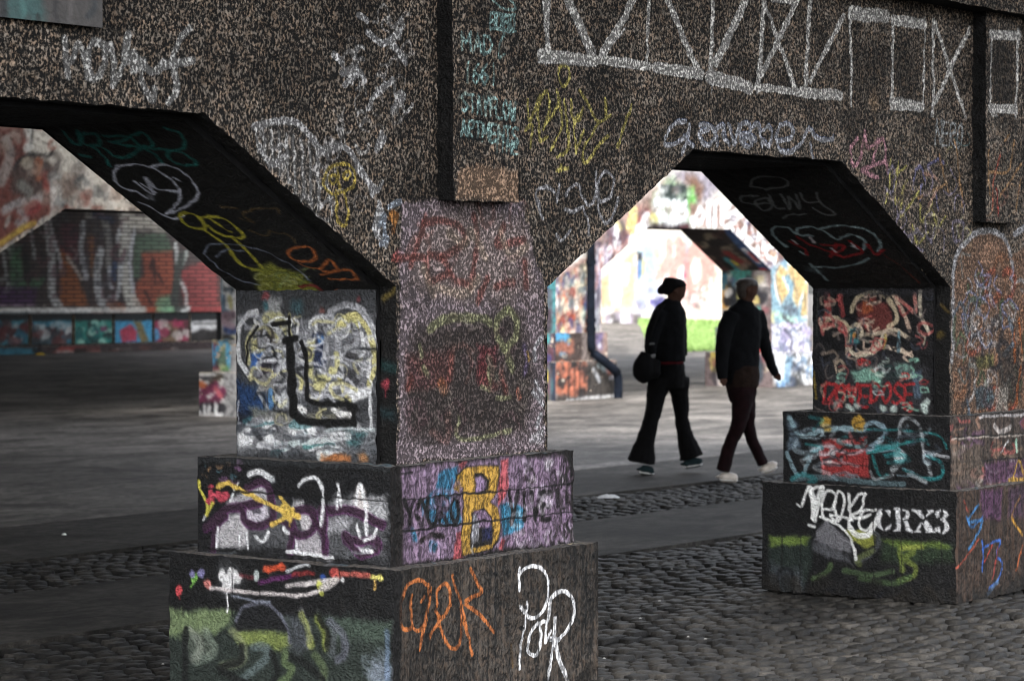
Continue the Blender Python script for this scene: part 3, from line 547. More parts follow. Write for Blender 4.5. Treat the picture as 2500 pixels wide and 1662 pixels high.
for x, y, r in ((365, 300, 20), (365, 350, 34), (420, 350, 36), (455, 350, 32), (350, 380, 24)): S.B(x, y, r, (190, 74, 90), .95, .2)
S.scrib((290, 130, 560, 260), 14, [(110, 80, 110), (80, 120, 130), (150, 120, 90), (16, 16, 18)], 3, 6, 14, .2, .8)
for a_, b_ in (((275, 135), (1540, 195)), ((300, 305), (1530, 385)), ((330, 695), (1380, 785))): S.L([a_, b_], 3, (7, 7, 8), .9, .2, False)
S.P([(275, 100), (1560, 150), (1560, 190), (275, 130)], (60, 64, 66), .5, 5)
S.scrib((300, 700, 1500, 800), 12, [(16, 16, 18), (120, 126, 130)], 3, 7, 15, .15, .6)

S = SF['up_frontA']; S.k = 10
S.mline([(-.2, .78), (1.2, .78)], 1, (20, 17, 16), .8)
S.P([(215, 170), (500, 140), (900, 100), (1290, 85), (1330, 200), (1330, 640), (900, 700), (400, 770), (215, 810), (235, 500)], (126, 106, 128), .92, 12)
S.P([(440, 300), (450, 200), (590, 150), (560, 330), (600, 430), (610, 530), (440, 540), (350, 480), (340, 400)], (40, 108, 140), .85, 6)
S.P([(870, 410), (940, 390), (1030, 440), (1020, 560), (940, 610), (880, 610)], (44, 120, 152), .85, 6)
S.P([(275, 540), (300, 560), (320, 650), (290, 650)], (44, 110, 140), .85, 5); S.P([(395, 640), (455, 650), (440, 720), (405, 720)], (36, 104, 132), .85, 5)
S.P([(870, 130), (915, 110), (920, 300), (860, 420), (850, 330)], (176, 80, 84), .85, 5); S.P([(575, 590), (615, 590), (620, 750), (560, 770)], (170, 76, 80), .85, 5); S.P([(880, 620), (905, 640), (890, 710), (860, 700)], (170, 76, 80), .8, 5)
S.P([(590, 130), (640, 120), (620, 180)], (170, 80, 80), .7, 5)
B_ = [(560, 310), (575, 220), (640, 165), (750, 150), (850, 155), (850, 250), (830, 340), (800, 385), (850, 430), (865, 540), (850, 650), (810, 700), (720, 715), (660, 730), (615, 735), (620, 480), (625, 300), (600, 290), (590, 330)]
S.P([(a+(6 if a > 700 else -6), b+(7 if b > 400 else -7)) for a, b in B_], (14, 12, 12), .95, 3); S.P(B_, (176, 138, 60), .97, 3)
S.P([(690, 200), (740, 195), (785, 240), (780, 310), (700, 340)], (14, 12, 12), .95, 3); S.P([(697, 225), (735, 215), (770, 255), (765, 300), (705, 325)], (140, 118, 150), .95, 3)
S.P([(672, 462), (760, 430), (808, 480), (822, 580), (810, 670), (690, 690), (672, 690)], (14, 12, 12), .95, 3); S.P([(690, 450), (770, 450), (805, 500), (810, 570), (700, 560)], (136, 112, 140), .95, 4)
S.P([(682, 480), (700, 470), (735, 540), (730, 650), (684, 650)], (176, 176, 184), .9, 7); S.P([(740, 560), (810, 560), (815, 640), (750, 650)], (30, 34, 70), .9, 8)
S.L([(700, 640), (680, 700), (690, 730)], 4, (200, 200, 206), .8)
for t_, x_, y_, w_, h_, rs in (('YOURO', 240, 380, 370, 170, -6), ('VIVE', 925, 330, 290, 180, -2)): S.text(t_, x_, y_, w_, h_, 12, (12, 9, 9), .9, 0, rs)
S.L([(345, 650), (420, 610), (490, 620)], 12, (20, 14, 14), .9); S.L([(1030, 250), (1035, 190), (1080, 175), (1085, 250), (1040, 250)], 6, (24, 18, 18), .8); S.L([(940, 520), (942, 535)], 12, (20, 14, 14), .9)
S.scrib((900, 120, 1320, 700), 22, [(186, 176, 190), (110, 90, 116), (214, 208, 214)], 8, 18, 16, .2, .5, .8); S.B(1190, 140, 34, (226, 220, 226), .8, 1.2)
S.scrib((1200, 100, 1340, 660), 26, [(14, 12, 12), (30, 26, 26)], 4, 10, 17, .25, .8); S.scrib((215, 160, 600, 800), 20, [(96, 78, 104), (170, 146, 176)], 5, 12, 18, .2, .5)
for a_, b_ in (((150, 385), (1340, 270)), ((150, 590), (1340, 450)), ((150, 205), (290, 190))): S.L([a_, b_], 3.4, (6, 6, 6), .9, .2, False)
S.P([(140, 100), (215, 100), (225, 820), (140, 830)], (22, 18, 17), .9, 8)

# ---- lower plinth block A
S = SF['lo_leftA']; S.k = 9
S.mline([(-.2, .3), (1.3, .3)], 1.4, (14, 15, 17), .97)
GR = (60, 78, 60)
S.P([(80, 1095), (500, 1105), (860, 1130), (1550, 1170), (1560, 1900), (60, 1900)], (40, 48, 44), .95, 6)
S.P([(80, 1095), (500, 1110), (490, 1180), (380, 1260), (90, 1270)], (124, 142, 100), .8, 18); S.P([(1080, 1140), (1550, 1175), (1540, 1290), (1200, 1300)], (76, 92, 80), .6, 26)
S.P([(500, 1240), (700, 1225), (860, 1250), (880, 1330), (800, 1370), (700, 1330), (560, 1330)], (136, 150, 80), .8, 16)
S.P([(525, 1170), (600, 1070), (700, 1055), (790, 1090), (850, 1180), (870, 1240), (700, 1225), (520, 1235)], (24, 25, 28), .95, 6)
S.L([(525, 1170), (570, 1090), (650, 1055), (740, 1065), (820, 1130), (870, 1230), (880, 1310)], 8, (104, 106, 120), .8, .6)
S.P([(220, 1230), (330, 1240), (400, 1320), (370, 1400), (240, 1420), (200, 1340)], (104, 112, 100), .55, 20)
for st, c in (([(330, 1240), (360, 1300), (390, 1340), (360, 1400), (270, 1430)], (120, 132, 120)), ([(230, 1240), (290, 1320), (280, 1400), (240, 1420)], (130, 136, 126)), ([(500, 1240), (560, 1300), (580, 1400), (540, 1450), (430, 1470)], (134, 140, 110)),
              ([(640, 1340), (700, 1340), (740, 1390), (690, 1450), (640, 1500), (560, 1560)], (104, 118, 120)), ([(860, 1380), (850, 1440), (900, 1490), (870, 1540), (820, 1580)], (110, 130, 84)), ([(1050, 1400), (1110, 1480), (1100, 1570)], (90, 104, 70)),
              ([(960, 1120), (1010, 1240), (1000, 1330)], (120, 120, 130)), ([(1070, 1160), (1110, 1230), (1120, 1340)], (150, 160, 70)), ([(1150, 1180), (1240, 1270), (1250, 1380), (1200, 1420)], (100, 100, 116)), ([(960, 1140), (990, 1200), (1020, 1330)], (160, 170, 80)), ([(1180, 1230), (1160, 1380)], (86, 90, 96))):
    S.L(st, 20, c, .6, .95)
for st in ([(420, 1480), (560, 1430), (560, 1340)], [(430, 1500), (540, 1560), (620, 1600)], [(200, 1230), (190, 1600)], [(760, 1390), (800, 1500), (760, 1600)], [(1130, 1340), (1130, 1240), (1080, 1150)], [(900, 1400), (1000, 1460), (1100, 1560)]): S.L(st, 16, (16, 18, 18), .8, .9)
S.P([(850, 1120), (960, 1150), (1010, 1300), (960, 1390), (880, 1360), (880, 1220)], (78, 80, 90), .6, 22)
S.P([(1380, 1420), (1480, 1400), (1550, 1500), (1560, 1750), (1420, 1700)], (150, 160, 180), .6, 34); S.L([(1520, 1250), (1530, 1600)], 16, (110, 130, 160), .6, .95)
S.B(475, 900, 90, (150, 152, 156), .4, 1.6, .6)
for x, y, r, c in ((430, 880, 36, W_), (520, 890, 40, W_), (470, 930, 52, W_), (500, 860, 30, W_), (155, 970, 26, (206, 78, 84)), (255, 895, 36, (116, 170, 80)), (240, 870, 26, (130, 126, 170)), (300, 865, 28, (130, 126, 170)), (342, 930, 30, (190, 116, 110)), (668, 870, 26, (190, 200, 200)), (1105, 885, 22, (40, 70, 140)), (1185, 860, 34, (176, 74, 70)), (1475, 895, 20, (214, 206, 110)), (1232, 905, 14, W_)):
    S.B(x, y, r, c, .95, .35)
S.L([(466, 960), (466, 1060), (465, 1120)], 5, (230, 230, 234), .95, .2); S.B(465, 1105, 8, W_); S.L([(158, 980), (160, 1025)], 4, (206, 78, 84), .9, .2); S.L([(270, 900), (235, 955)], 5, (116, 170, 80), .9, .2); S.L([(1430, 880), (1440, 900), (1430, 965)], 5, (220, 180, 100), .9, .2); S.L([(1410, 885), (1490, 900)], 8, (220, 212, 120), .9, .3)
for st, wd, c in (([(360, 955), (480, 975), (640, 985), (800, 995), (930, 1010), (1080, 980)], 8, (214, 206, 206)), ([(860, 945), (960, 935), (1100, 910), (1200, 900)], 11, (206, 200, 200)), ([(500, 1005), (640, 1035), (760, 1050)], 5, (130, 136, 150)), ([(860, 845), (960, 810), (1010, 805)], 7, (200, 204, 208)),
                  ([(690, 920), (780, 895), (870, 880), (930, 870)], 11, (92, 40, 92)), ([(900, 870), (980, 860), (1040, 860)], 10, (120, 40, 40)), ([(1200, 860), (1300, 865), (1400, 875)], 11, (190, 96, 86)), ([(720, 830), (840, 820)], 14, (190, 78, 50)), ([(740, 850), (830, 800)], 8, (200, 80, 50)), ([(560, 870), (640, 880)], 8, (90, 40, 46)), ([(1080, 930), (1090, 990)], 16, (190, 196, 90)), ([(1100, 960), (1180, 910)], 18, (196, 190, 186))):
    S.L(st, wd, c, .85, .5)
S.L([(930, 1015), (1060, 985), (1130, 940)], 7, (196, 190, 190), .85)
for x_ in (505, 690, 1215, 1285, 1480, 190): S.L([(x_, 760), (x_-3, 1140)], 2.2, (8, 8, 9), .85, .2, False)

S = SF['lo_frontA']; S.k = 10
OR_ = (150, 88, 40)
for st in ([(390, 930), (330, 905), (260, 940), (215, 1050), (210, 1180), (240, 1230), (290, 1210), (285, 1080), (290, 1000)], [(390, 930), (400, 1050), (385, 1160), (330, 1360)], [(280, 1215), (350, 1230), (400, 1080), (405, 950)], [(450, 1080), (450, 980), (490, 925), (525, 960), (530, 1080), (480, 1150), (440, 1110)],
           [(460, 1150), (480, 1250), (540, 1350), (600, 1320), (615, 1180), (610, 1040)], [(545, 870), (570, 960), (610, 1050), (640, 1200), (685, 1390)], [(670, 830), (720, 930), (740, 980), (640, 1040)], [(640, 1060), (740, 1140), (820, 1240)], [(400, 1280), (470, 1180), (540, 1060)], [(350, 1040), (370, 1010)]):
    S.L(st, 11, OR_, .85, .6); S.L(st, 5, (196, 112, 74), .5, .6)
for st, wd in (([(1000, 820), (990, 900), (988, 970)], 9), ([(1000, 860), (1060, 815), (1140, 830), (1180, 920), (1175, 1040), (1130, 1130), (1060, 1150), (990, 1080)], 10), ([(1035, 1050), (1025, 1180), (1000, 1330), (990, 1490)], 9), ([(1110, 1190), (1060, 1260), (1050, 1370), (1100, 1400), (1130, 1310), (1125, 1190)], 11),
               ([(1130, 1190), (1170, 1180), (1160, 1310), (1200, 1240)], 9), ([(1185, 1160), (1200, 1030), (1270, 980), (1330, 1010), (1350, 1100), (1310, 1220), (1250, 1290), (1200, 1290)], 12), ([(1225, 1160), (1215, 1330), (1180, 1550)], 12), ([(1230, 1300), (1260, 1430), (1310, 1560)], 15), ([(1185, 1160), (1180, 1180)], 8)):
    S.L(st, wd, (214, 214, 216), .95, .45)
for x_, wd in ((205, 2), (400, 3), (495, 2.4), (620, 3.4), (728, 2), (835, 4.4), (935, 2.4), (1010, 2), (1120, 2.6), (1240, 3), (1330, 3), (1375, 2), (1430, 3.4), (1465, 3)): S.L([(x_, 730), (x_-4, 1150), (x_-6, 1700)], wd, (4, 4, 4), .92, .25, False, .8)
S.scrib((1240, 680, 1500, 1300), 20, [(5, 5, 5)], 3, 9, 19, .06, .9); S.scrib((200, 780, 1480, 1560), 30, [(4, 4, 4), (8, 8, 8)], 2, 6, 20, .03, .9)
S.L([(940, 1330), (950, 1470)], 10, (90, 70, 40), .5, .9)
S.P([(160, 850), (230, 850), (200, 1700), (150, 1700)], (14, 13, 13), .8, 10)

# ---- jamb and soffit B
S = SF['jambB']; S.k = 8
S.mline([(.4, 1.3), (.5, 1.35)], 2.2, (20, 20, 23), .96)
S.P([(215, 320), (250, 320), (260, 800), (215, 800)], (26, 26, 30), .9, 4)
S.P([(240, 600), (320, 560), (600, 580), (660, 640), (650, 780), (260, 780)], (52, 52, 56), .7, 14)
S.P([(380, 380), (440, 350), (500, 380), (520, 470), (440, 500), (380, 460)], (120, 60, 56), .85, 8); S.P([(400, 370), (440, 365), (445, 410), (405, 420)], (176, 96, 60), .8, 5)
for st, wd, c in (([(265, 345), (270, 420)], 16, (166, 76, 76)), ([(315, 350), (325, 420)], 13, (156, 70, 70)), ([(250, 480), (240, 440), (290, 440), (330, 470), (345, 540), (350, 570)], 11, (176, 110, 106)), ([(360, 410), (370, 370), (410, 340), (470, 340), (515, 380), (530, 440), (500, 470)], 10, (206, 190, 160)),
                  ([(520, 350), (560, 420), (580, 480)], 10, (206, 180, 160)), ([(530, 350), (600, 410), (600, 340)], 9, (190, 130, 120)), ([(620, 330), (625, 420), (655, 490)], 9, (206, 196, 176)), ([(250, 480), (260, 450), (300, 430), (340, 460), (350, 500), (340, 560)], 8, (206, 190, 160)),
                  ([(345, 550), (380, 575), (450, 560), (480, 500)], 10, (210, 200, 176)), ([(350, 480), (375, 460), (400, 490), (380, 520)], 9, (210, 196, 170)), ([(430, 500), (520, 480), (580, 510)], 9, (206, 190, 168)), ([(440, 540), (520, 550), (590, 575)], 9, (204, 186, 166)), ([(490, 500), (485, 550)], 7, (190, 170, 90)), ([(540, 490), (540, 560)], 7, (110, 140, 150))):
    S.L(st, wd, c, .9, .35)
S.P([(350, 475), (385, 470), (390, 530), (355, 530)], (60, 120, 130), .85, 5); S.B(372, 500, 10, (200, 130, 60), .9)
S.P([(360, 640), (420, 620), (480, 640), (470, 690), (370, 670)], (130, 176, 160), .85, 8); S.P([(520, 600), (600, 600), (590, 660), (530, 660)], (96, 120, 116), .7, 8); S.P([(590, 640), (630, 630), (625, 740), (600, 740)], (90, 110, 130), .7, 6)
S.scrib((370, 585, 600, 680), 16, [(130, 180, 160), (190, 210, 196), (40, 60, 60), (190, 130, 120)], 4, 8, 24, .2, .8)
RD = (168, 44, 48)
S.text('LOVE', 250, 680, 180, 80, 8, RD, .9, .2, 4); S.text('DOSE', 430, 680, 170, 75, 7, RD, .85, .2, 2)
S.L([(245, 690), (300, 690), (270, 750)], 8, RD, .9)
for x, y in ((345, 775), (380, 770), (360, 785), (635, 770), (650, 750), (640, 785), (300, 770), (520, 780), (480, 780)): S.B(x, y, 13, (196, 214, 208), .85, 1.0)
S.scrib((240, 340, 650, 600), 26, [(214, 190, 170), (190, 100, 96), (206, 196, 176)], 4, 8, 133, .2, .85, .25); S.scrib((300, 590, 640, 790), 26, [(150, 200, 180), (196, 60, 60), (190, 200, 200)], 3, 7, 134, .14, .8, .3)
S.scrib((230, 330, 660, 790), 60, [(176, 80, 80), (200, 180, 156), (34, 34, 38), (22, 22, 26), (120, 110, 106), (70, 76, 90)], 3, 7, 25, .13, .75)
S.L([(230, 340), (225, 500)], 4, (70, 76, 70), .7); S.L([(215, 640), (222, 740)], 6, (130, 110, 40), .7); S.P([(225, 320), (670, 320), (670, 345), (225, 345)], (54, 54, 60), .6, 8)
S = SF['lipB']; S.k = 8; S.mline([(-.02, .9), (.11, 1.7)], 2, (8, 8, 9), .98); S.B(697, 497, 15, (120, 100, 36), .6); S.L([(700, 380), (730, 410)], 8, (110, 90, 40), .6)
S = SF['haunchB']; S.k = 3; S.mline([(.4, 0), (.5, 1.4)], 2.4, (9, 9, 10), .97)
for st in ([(610, 1180), (640, 1135), (760, 1130), (840, 1160), (820, 1195), (700, 1205), (620, 1195), (610, 1180)], [(650, 1250), (560, 1250), (550, 1290), (620, 1300), (720, 1300)], [(640, 1290), (680, 1340), (740, 1330), (720, 1270), (670, 1270), (640, 1290)], [(720, 1240), (770, 1330), (820, 1330)],
           [(800, 1240), (860, 1330), (850, 1250), (920, 1330), (900, 1240)], [(930, 1230), (960, 1290), (1040, 1290)], [(1030, 1225), (1050, 1290), (1140, 1350), (1130, 1375), (1060, 1365), (1000, 1330)], [(820, 1395), (860, 1370), (960, 1365)]):
    S.L(st, 7, (118, 122, 124), .85, .4)
S.k = 8
for st in ([(110, 160), (60, 120), (60, 90), (110, 85), (150, 110), (210, 120)], [(145, 110), (160, 90), (230, 92), (300, 130), (320, 130)], [(230, 95), (290, 80), (380, 85), (440, 110), (470, 150), (460, 180)], [(320, 125), (360, 115), (410, 140), (400, 170), (360, 160)], [(200, 225), (235, 260), (265, 290)], [(210, 235), (300, 240), (380, 225), (425, 205)], [(160, 180), (185, 190)]):
    S.L(st, 8, (150, 172, 178), .85, .45)
for st in ([(120, 140), (180, 170), (190, 190)], [(150, 120), (200, 150), (320, 195)], [(240, 150), (330, 160), (290, 190)], [(350, 140), (400, 180), (330, 200)], [(420, 150), (450, 190), (480, 170)], [(300, 150), (280, 200)]): S.L(st, 9, (140, 26, 30), .95, .4)
for st in ([(200, 125), (215, 145)], [(280, 165), (300, 180)], [(360, 150), (380, 170)], [(130, 135), (150, 150)]): S.L(st, 7, (206, 200, 206), .9)
S.L([(480, 190), (540, 230), (620, 300)], 4, (130, 50, 30), .7); S.L([(610, 230), (620, 245), (655, 225)], 5, (120, 126, 60), .7); S.B(215, 250, 26, (120, 140, 146), .5, 1.5)

# ---- plinth B
S = SF['up_leftB']; S.k = 8; S.mline([(-.1, .78), (1.1, .78)], 1, (14, 15, 18), .97)
S.P([(250, 900), (420, 880), (430, 1040), (240, 1050)], (150, 50, 50), .9, 8); S.P([(115, 810), (150, 830), (170, 930), (115, 940)], (110, 130, 146), .7, 10)
for st, wd, c in (([(120, 815), (150, 870), (190, 885), (250, 860), (330, 855), (400, 860)], 11, (140, 170, 180)), ([(110, 950), (160, 1040), (210, 950)], 10, (130, 156, 166)), ([(180, 970), (220, 940), (250, 930)], 9, (120, 150, 160)), ([(400, 880), (420, 840), (470, 840), (490, 880), (420, 940), (520, 930), (560, 960)], 11, (140, 166, 180)),
                  ([(420, 860), (560, 862), (690, 880), (725, 930)], 5, (36, 110, 112)), ([(540, 900), (550, 830), (580, 815), (620, 850), (640, 960), (660, 1040)], 8, (150, 156, 160)), ([(440, 960), (470, 1040), (500, 1030)], 7, (34, 110, 112)), ([(650, 960), (700, 990), (700, 1040), (640, 1050), (560, 1010)], 8, (36, 116, 120)),
                  ([(600, 900), (540, 920), (420, 950)], 6, (40, 112, 112)), ([(640, 945), (725, 965)], 8, (176, 180, 186)), ([(520, 1010), (560, 960), (530, 940)], 14, (150, 156, 160)), ([(580, 1030), (640, 1060)], 10, (140, 146, 150)), ([(130, 1050), (240, 1040), (420, 1060), (560, 1070)], 12, (80, 100, 106)), ([(240, 940), (250, 1000)], 8, (190, 100, 100)), ([(350, 870), (365, 910)], 7, (130, 80, 80))):
    S.L(st, wd, c, .85, .5)
for x, y, r, c in ((262, 836, 27, (186, 146, 60)), (386, 832, 26, (186, 146, 60)), (285, 950, 14, (200, 180, 180)), (275, 985, 8, (210, 190, 190)), (320, 965, 8, (40, 20, 20)), (540, 965, 22, (190, 196, 200))): S.B(x, y, r, c, .9, .4)
S.scrib((115, 820, 730, 1060), 22, [(170, 190, 200), (40, 130, 134), (200, 206, 210)], 5, 11, 135, .22, .6, .7)
S.scrib((120, 820, 730, 1060), 34, [(24, 26, 30), (110, 130, 140), (14, 15, 18), (60, 70, 80)], 3, 8, 26, .16, .7)
for a_, b_ in (((115, 885), (735, 905)), ((112, 985), (735, 1010))): S.L([a_, b_], 1.6, (8, 8, 9), .8, .2, False)
S = SF['up_frontB']; S.k = 8; S.mline([(4.3, .78), (6, .78)], 1, (70, 60, 54), .6)
S.scrib((740, 810, 1100, 1080), 60, [(190, 184, 180), (130, 100, 84), (60, 50, 46), (90, 64, 90), (150, 80, 76), (100, 84, 70), (40, 34, 32)], 4, 12, 27, .2, .75, .5)
for y_ in (808, 890, 985): S.L([(740, y_), (1100, y_-22)], 3, (10, 9, 9), .9, .3, False)
S.L([(745, 895), (1100, 875)], 4, (200, 190, 180), .6); S.L([(850, 810), (1100, 800)], 6, (206, 204, 206), .6); S.P([(740, 920), (860, 915), (850, 1060), (740, 1080)], (96, 84, 74), .7, 10); S.P([(870, 990), (1100, 960), (1100, 1050), (860, 1070)], (80, 50, 80), .6, 10)
S.L([(960, 1055), (1100, 1040)], 10, (176, 140, 60), .8); S.L([(990, 900), (992, 940)], 10, (150, 190, 170), .8); S.L([(960, 900), (930, 950)], 5, (206, 206, 206), .8); S.L([(975, 1060), (1000, 980), (1030, 1060)], 7, (176, 140, 56), .8)
S = SF['lo_leftB']; S.k = 12; S.mline([(-.2, .3), (1.3, .3)], 1.4, (13, 14, 16), .97)
S.P([(1085, 425), (1290, 430), (1300, 560), (1240, 720), (1085, 720)], (34, 44, 40), .9, 10); S.P([(1085, 425), (1290, 430), (1270, 470), (1085, 475)], (112, 134, 60), .8, 8)
S.P([(1640, 445), (2010, 460), (2010, 560), (1640, 560)], (40, 56, 38), .8, 16); S.P([(1640, 445), (1950, 455), (2000, 490), (1700, 480)], (96, 116, 50), .7, 8)
S.P([(1085, 560), (1240, 600), (1260, 730), (1085, 730)], (70, 74, 84), .6, 20); S.L([(1120, 720), (1130, 620), (1160, 590), (1200, 620), (1195, 700)], 8, (20, 22, 26), .8)
S.P([(1320, 400), (1370, 350), (1500, 460), (1490, 520), (1400, 490), (1310, 440)], (120, 120, 126), .85, 7); S.P([(1300, 460), (1330, 450), (1480, 520), (1500, 570), (1380, 540), (1300, 490)], (96, 98, 104), .7, 8)
S.P([(1460, 400), (1540, 390), (1610, 420), (1610, 470), (1560, 490), (1500, 450)], (150, 156, 70), .85, 8); S.L([(1600, 400), (1630, 440), (1600, 510), (1520, 560)], 10, (80, 84, 88), .7, .8)
for st, c in (([(1750, 600), (1740, 480), (1810, 500), (1760, 540), (1810, 580), (1800, 630), (1730, 650)], (110, 124, 56)), ([(1750, 490), (1850, 480)], (140, 150, 70)), ([(1460, 600), (1600, 620), (1700, 600)], (70, 90, 60)), ([(1540, 640), (1700, 660), (1790, 630)], (60, 80, 50)), ([(1390, 570), (1380, 600), (1300, 640)], (70, 90, 56)), ([(1540, 570), (1530, 540), (1600, 500)], (90, 100, 60))):
    S.L(st, 12, c, .75, .8)
S.P([(1330, 690), (1660, 700), (1640, 740), (1330, 720)], (16, 18, 26), .8, 12); S.P([(1085, 715), (1330, 725), (1330, 745), (1085, 738)], (110, 120, 130), .6, 7)
WH = (228, 230, 230)
for st, wd in (([(1225, 270), (1245, 275), (1280, 180), (1300, 250), (1300, 340)], 7), ([(1285, 180), (1305, 260), (1310, 345), (1325, 250), (1345, 185)], 14), ([(1345, 185), (1320, 180), (1290, 190)], 7), ([(1350, 290), (1400, 290), (1410, 220), (1370, 200), (1345, 260), (1360, 340), (1400, 350)], 6),
               ([(1390, 330), (1430, 350), (1460, 250), (1430, 205), (1410, 270), (1420, 340)], 6), ([(1480, 220), (1485, 320), (1480, 390)], 7), ([(1560, 210), (1540, 300), (1485, 330), (1540, 340), (1590, 320)], 7), ([(1480, 300), (1530, 220), (1565, 215)], 6), ([(1620, 300), (1560, 300), (1530, 360), (1560, 400), (1610, 360)], 6),
               ([(1340, 330), (1440, 380), (1490, 440), (1505, 490)], 6), ([(1485, 380), (1520, 420), (1580, 420), (1620, 360), (1640, 320)], 12), ([(1390, 320), (1440, 330), (1500, 350)], 5), ([(1510, 500), (1520, 540)], 9), ([(1280, 375), (1310, 380)], 7)):
    S.L(st, wd, WH, .93, .35)
# stencilled CRX3 with its bridges
def stencil(polys, col=(206, 208, 212)):
    for p in polys: S.P(p, col, .95, 2.4, .25)
stencil([[(1680, 290), (1690, 300), (1688, 330), (1676, 318), (1660, 298)], [(1652, 286), (1630, 300), (1618, 340), (1630, 385), (1656, 400), (1654, 388), (1642, 370), (1640, 330), (1646, 304)], [(1664, 400), (1690, 388), (1696, 362), (1684, 372), (1664, 386)],
         [(1708, 285), (1745, 287), (1745, 402), (1708, 400), (1708, 392), (1718, 388), (1718, 298), (1708, 294)], [(1752, 288), (1782, 296), (1790, 318), (1780, 340), (1752, 346), (1752, 338), (1766, 328), (1768, 306), (1752, 298)], [(1756, 350), (1776, 350), (1790, 385), (1806, 398), (1802, 408), (1770, 406)],
         [(1800, 290), (1850, 292), (1848, 302), (1860, 330), (1850, 342), (1816, 304), (1800, 300)], [(1866, 344), (1880, 350), (1910, 402), (1918, 404), (1916, 412), (1866, 410), (1868, 400), (1856, 372)], [(1872, 292), (1908, 294), (1906, 304), (1896, 306), (1874, 330), (1868, 322), (1880, 306)], [(1806, 400), (1820, 396), (1848, 356), (1854, 366), (1836, 396), (1848, 400), (1846, 408), (1808, 406)],
         [(1918, 300), (1942, 292), (1944, 302), (1932, 312), (1938, 330), (1922, 334), (1912, 318)], [(1950, 292), (1972, 302), (1978, 326), (1964, 344), (1978, 358), (1984, 388), (1966, 410), (1950, 414), (1950, 404), (1958, 390), (1958, 366), (1944, 352), (1944, 342), (1956, 334), (1958, 310), (1950, 302)], [(1914, 380), (1934, 376), (1940, 392), (1942, 414), (1922, 408), (1910, 394)]])
for x_ in (1150, 1240, 1700, 1745, 1850, 1950, 2015, 1610): S.L([(x_, 180), (x_-3, 460), (x_-4, 760)], 1.8, (8, 8, 9), .85, .2, False)
S = SF['lo_frontB']; S.k = 12; S.mline([(4.2, .3), (6, .3)], 1, (60, 46, 38), .55)
for st, c, wd in (([(2130, 270), (2080, 350), (2150, 350), (2110, 440), (2080, 490)], (60, 116, 170), 8), ([(2070, 330), (2100, 380), (2150, 330)], (56, 110, 170), 7), ([(2150, 450), (2155, 520), (2150, 600)], (50, 96, 180), 8), ([(2150, 490), (2180, 470)], (50, 96, 180), 7), ([(2190, 460), (2240, 450), (2220, 520), (2250, 560), (2230, 640), (2180, 690)], (50, 96, 180), 7),
                  ([(2130, 440), (2060, 540), (2020, 590)], (160, 76, 60), 6), ([(2200, 470), (2160, 560)], (170, 60, 50), 5), ([(2230, 480), (2200, 640)], (160, 60, 56), 5), ([(2170, 720), (2230, 650)], (90, 120, 160), 12), ([(2340, 230), (2300, 330), (2350, 420)], (190, 140, 50), 8), ([(2060, 250), (2080, 300)], (150, 70, 60), 5), ([(2350, 480), (2320, 600)], (170, 90, 50), 6)):
    S.L(st, wd, c, .8, .5)
S.P([(2140, 200), (2250, 190), (2240, 350), (2150, 330)], (80, 50, 84), .6, 12); S.P([(2280, 190), (2360, 180), (2360, 340), (2280, 330)], (70, 50, 76), .5, 12)
for x_ in (2035, 2070, 2110, 2160, 2205, 2250, 2290, 2325, 2350): S.L([(x_, 200), (x_-2, 480), (x_-3, 760)], 2.2, (5, 5, 5), .9, .25, False)
for k in 'AB':          # road dirt splashed along the foot of the plinths
    for nm, a0, a1 in (('lo_front', X0[k]-.2, X0[k]+PW+.2), ('lo_left', -.15, PD+.26)):
        for _ in range(26):
            a = random.uniform(a0, a1); SF[nm+k].mline([(a, -.02), (a+random.uniform(-.12, .12), random.uniform(0, .07))], random.uniform(.03, .08), random.choice([(24, 21, 18), (40, 35, 30), (14, 13, 12)]), .6, .9)
# ------------------------------------------------------------------ near arcade geometry
def arch_front(mb, S, segs, zt, mat, dx, dz, amp=.004, yk=None):
    for xa, xb, za, zb in segs:
        f = lambda a, xa=xa, xb=xb, za=za, zb=zb: za+(zb-za)*(a-xa)/(xb-xa)
        face(mb, S, xa, xb, 0, 0, dx, dz, mat, amp, b0f=f, b1f=lambda a: zt+0*a) if False else _colgrid(mb, S, xa, xb, f, zt, dx, dz, mat, amp)
def _colgrid(mb, S, xa, xb, f, zt, dx, dz, mat, amp):
    na = max(2, int((xb-xa)/dx)+1); a = np.linspace(xa, xb, na)[None]; lo = f(a)
    nb = max(2, int((zt-lo.min())/dz)+1); t = np.linspace(0, 1, nb)[:, None]
    A = a+0*t; Bc = lo*(1-t)+zt*t; Pn = S.pt(A, Bc); C = S.sample(A, Bc)
    if amp: Pn = rough(Pn, amp)
    mb.grid(Pn, C, mat)

arc = empty('viaduct_arcade', (0, .4, 0), 'near dark pebble-rendered concrete arcade with two graffiti covered piers and sloped soffits', 'viaduct', 'concrete arcades')
AMP = .0045
mb = MB(); S = SF['front']
segs = [(-3.6+PW, -RL['A'], ZT, ZT), (-RL['A'], 0, ZT, ZJ), (0, PW, ZJ, ZJ), (PW, PW+RR['A'], ZJ, ZT), (PW+RR['A'], PITCH-RL['B'], ZT, ZT), (PITCH-RL['B'], PITCH, ZT, ZJ), (PITCH, PITCH+PW, ZJ, ZJ), (PITCH+PW, PITCH+PW+.5, ZJ, 1.95)]
arch_front(mb, S, segs, 3.48, M_ROUGH, .008, .005, AMP)
M_PL = M_ROUGH
mb.box(-3, 6.06, 0, .1, 3.48, ZTOP, M_DECK, '')            # plain upper part above the picture
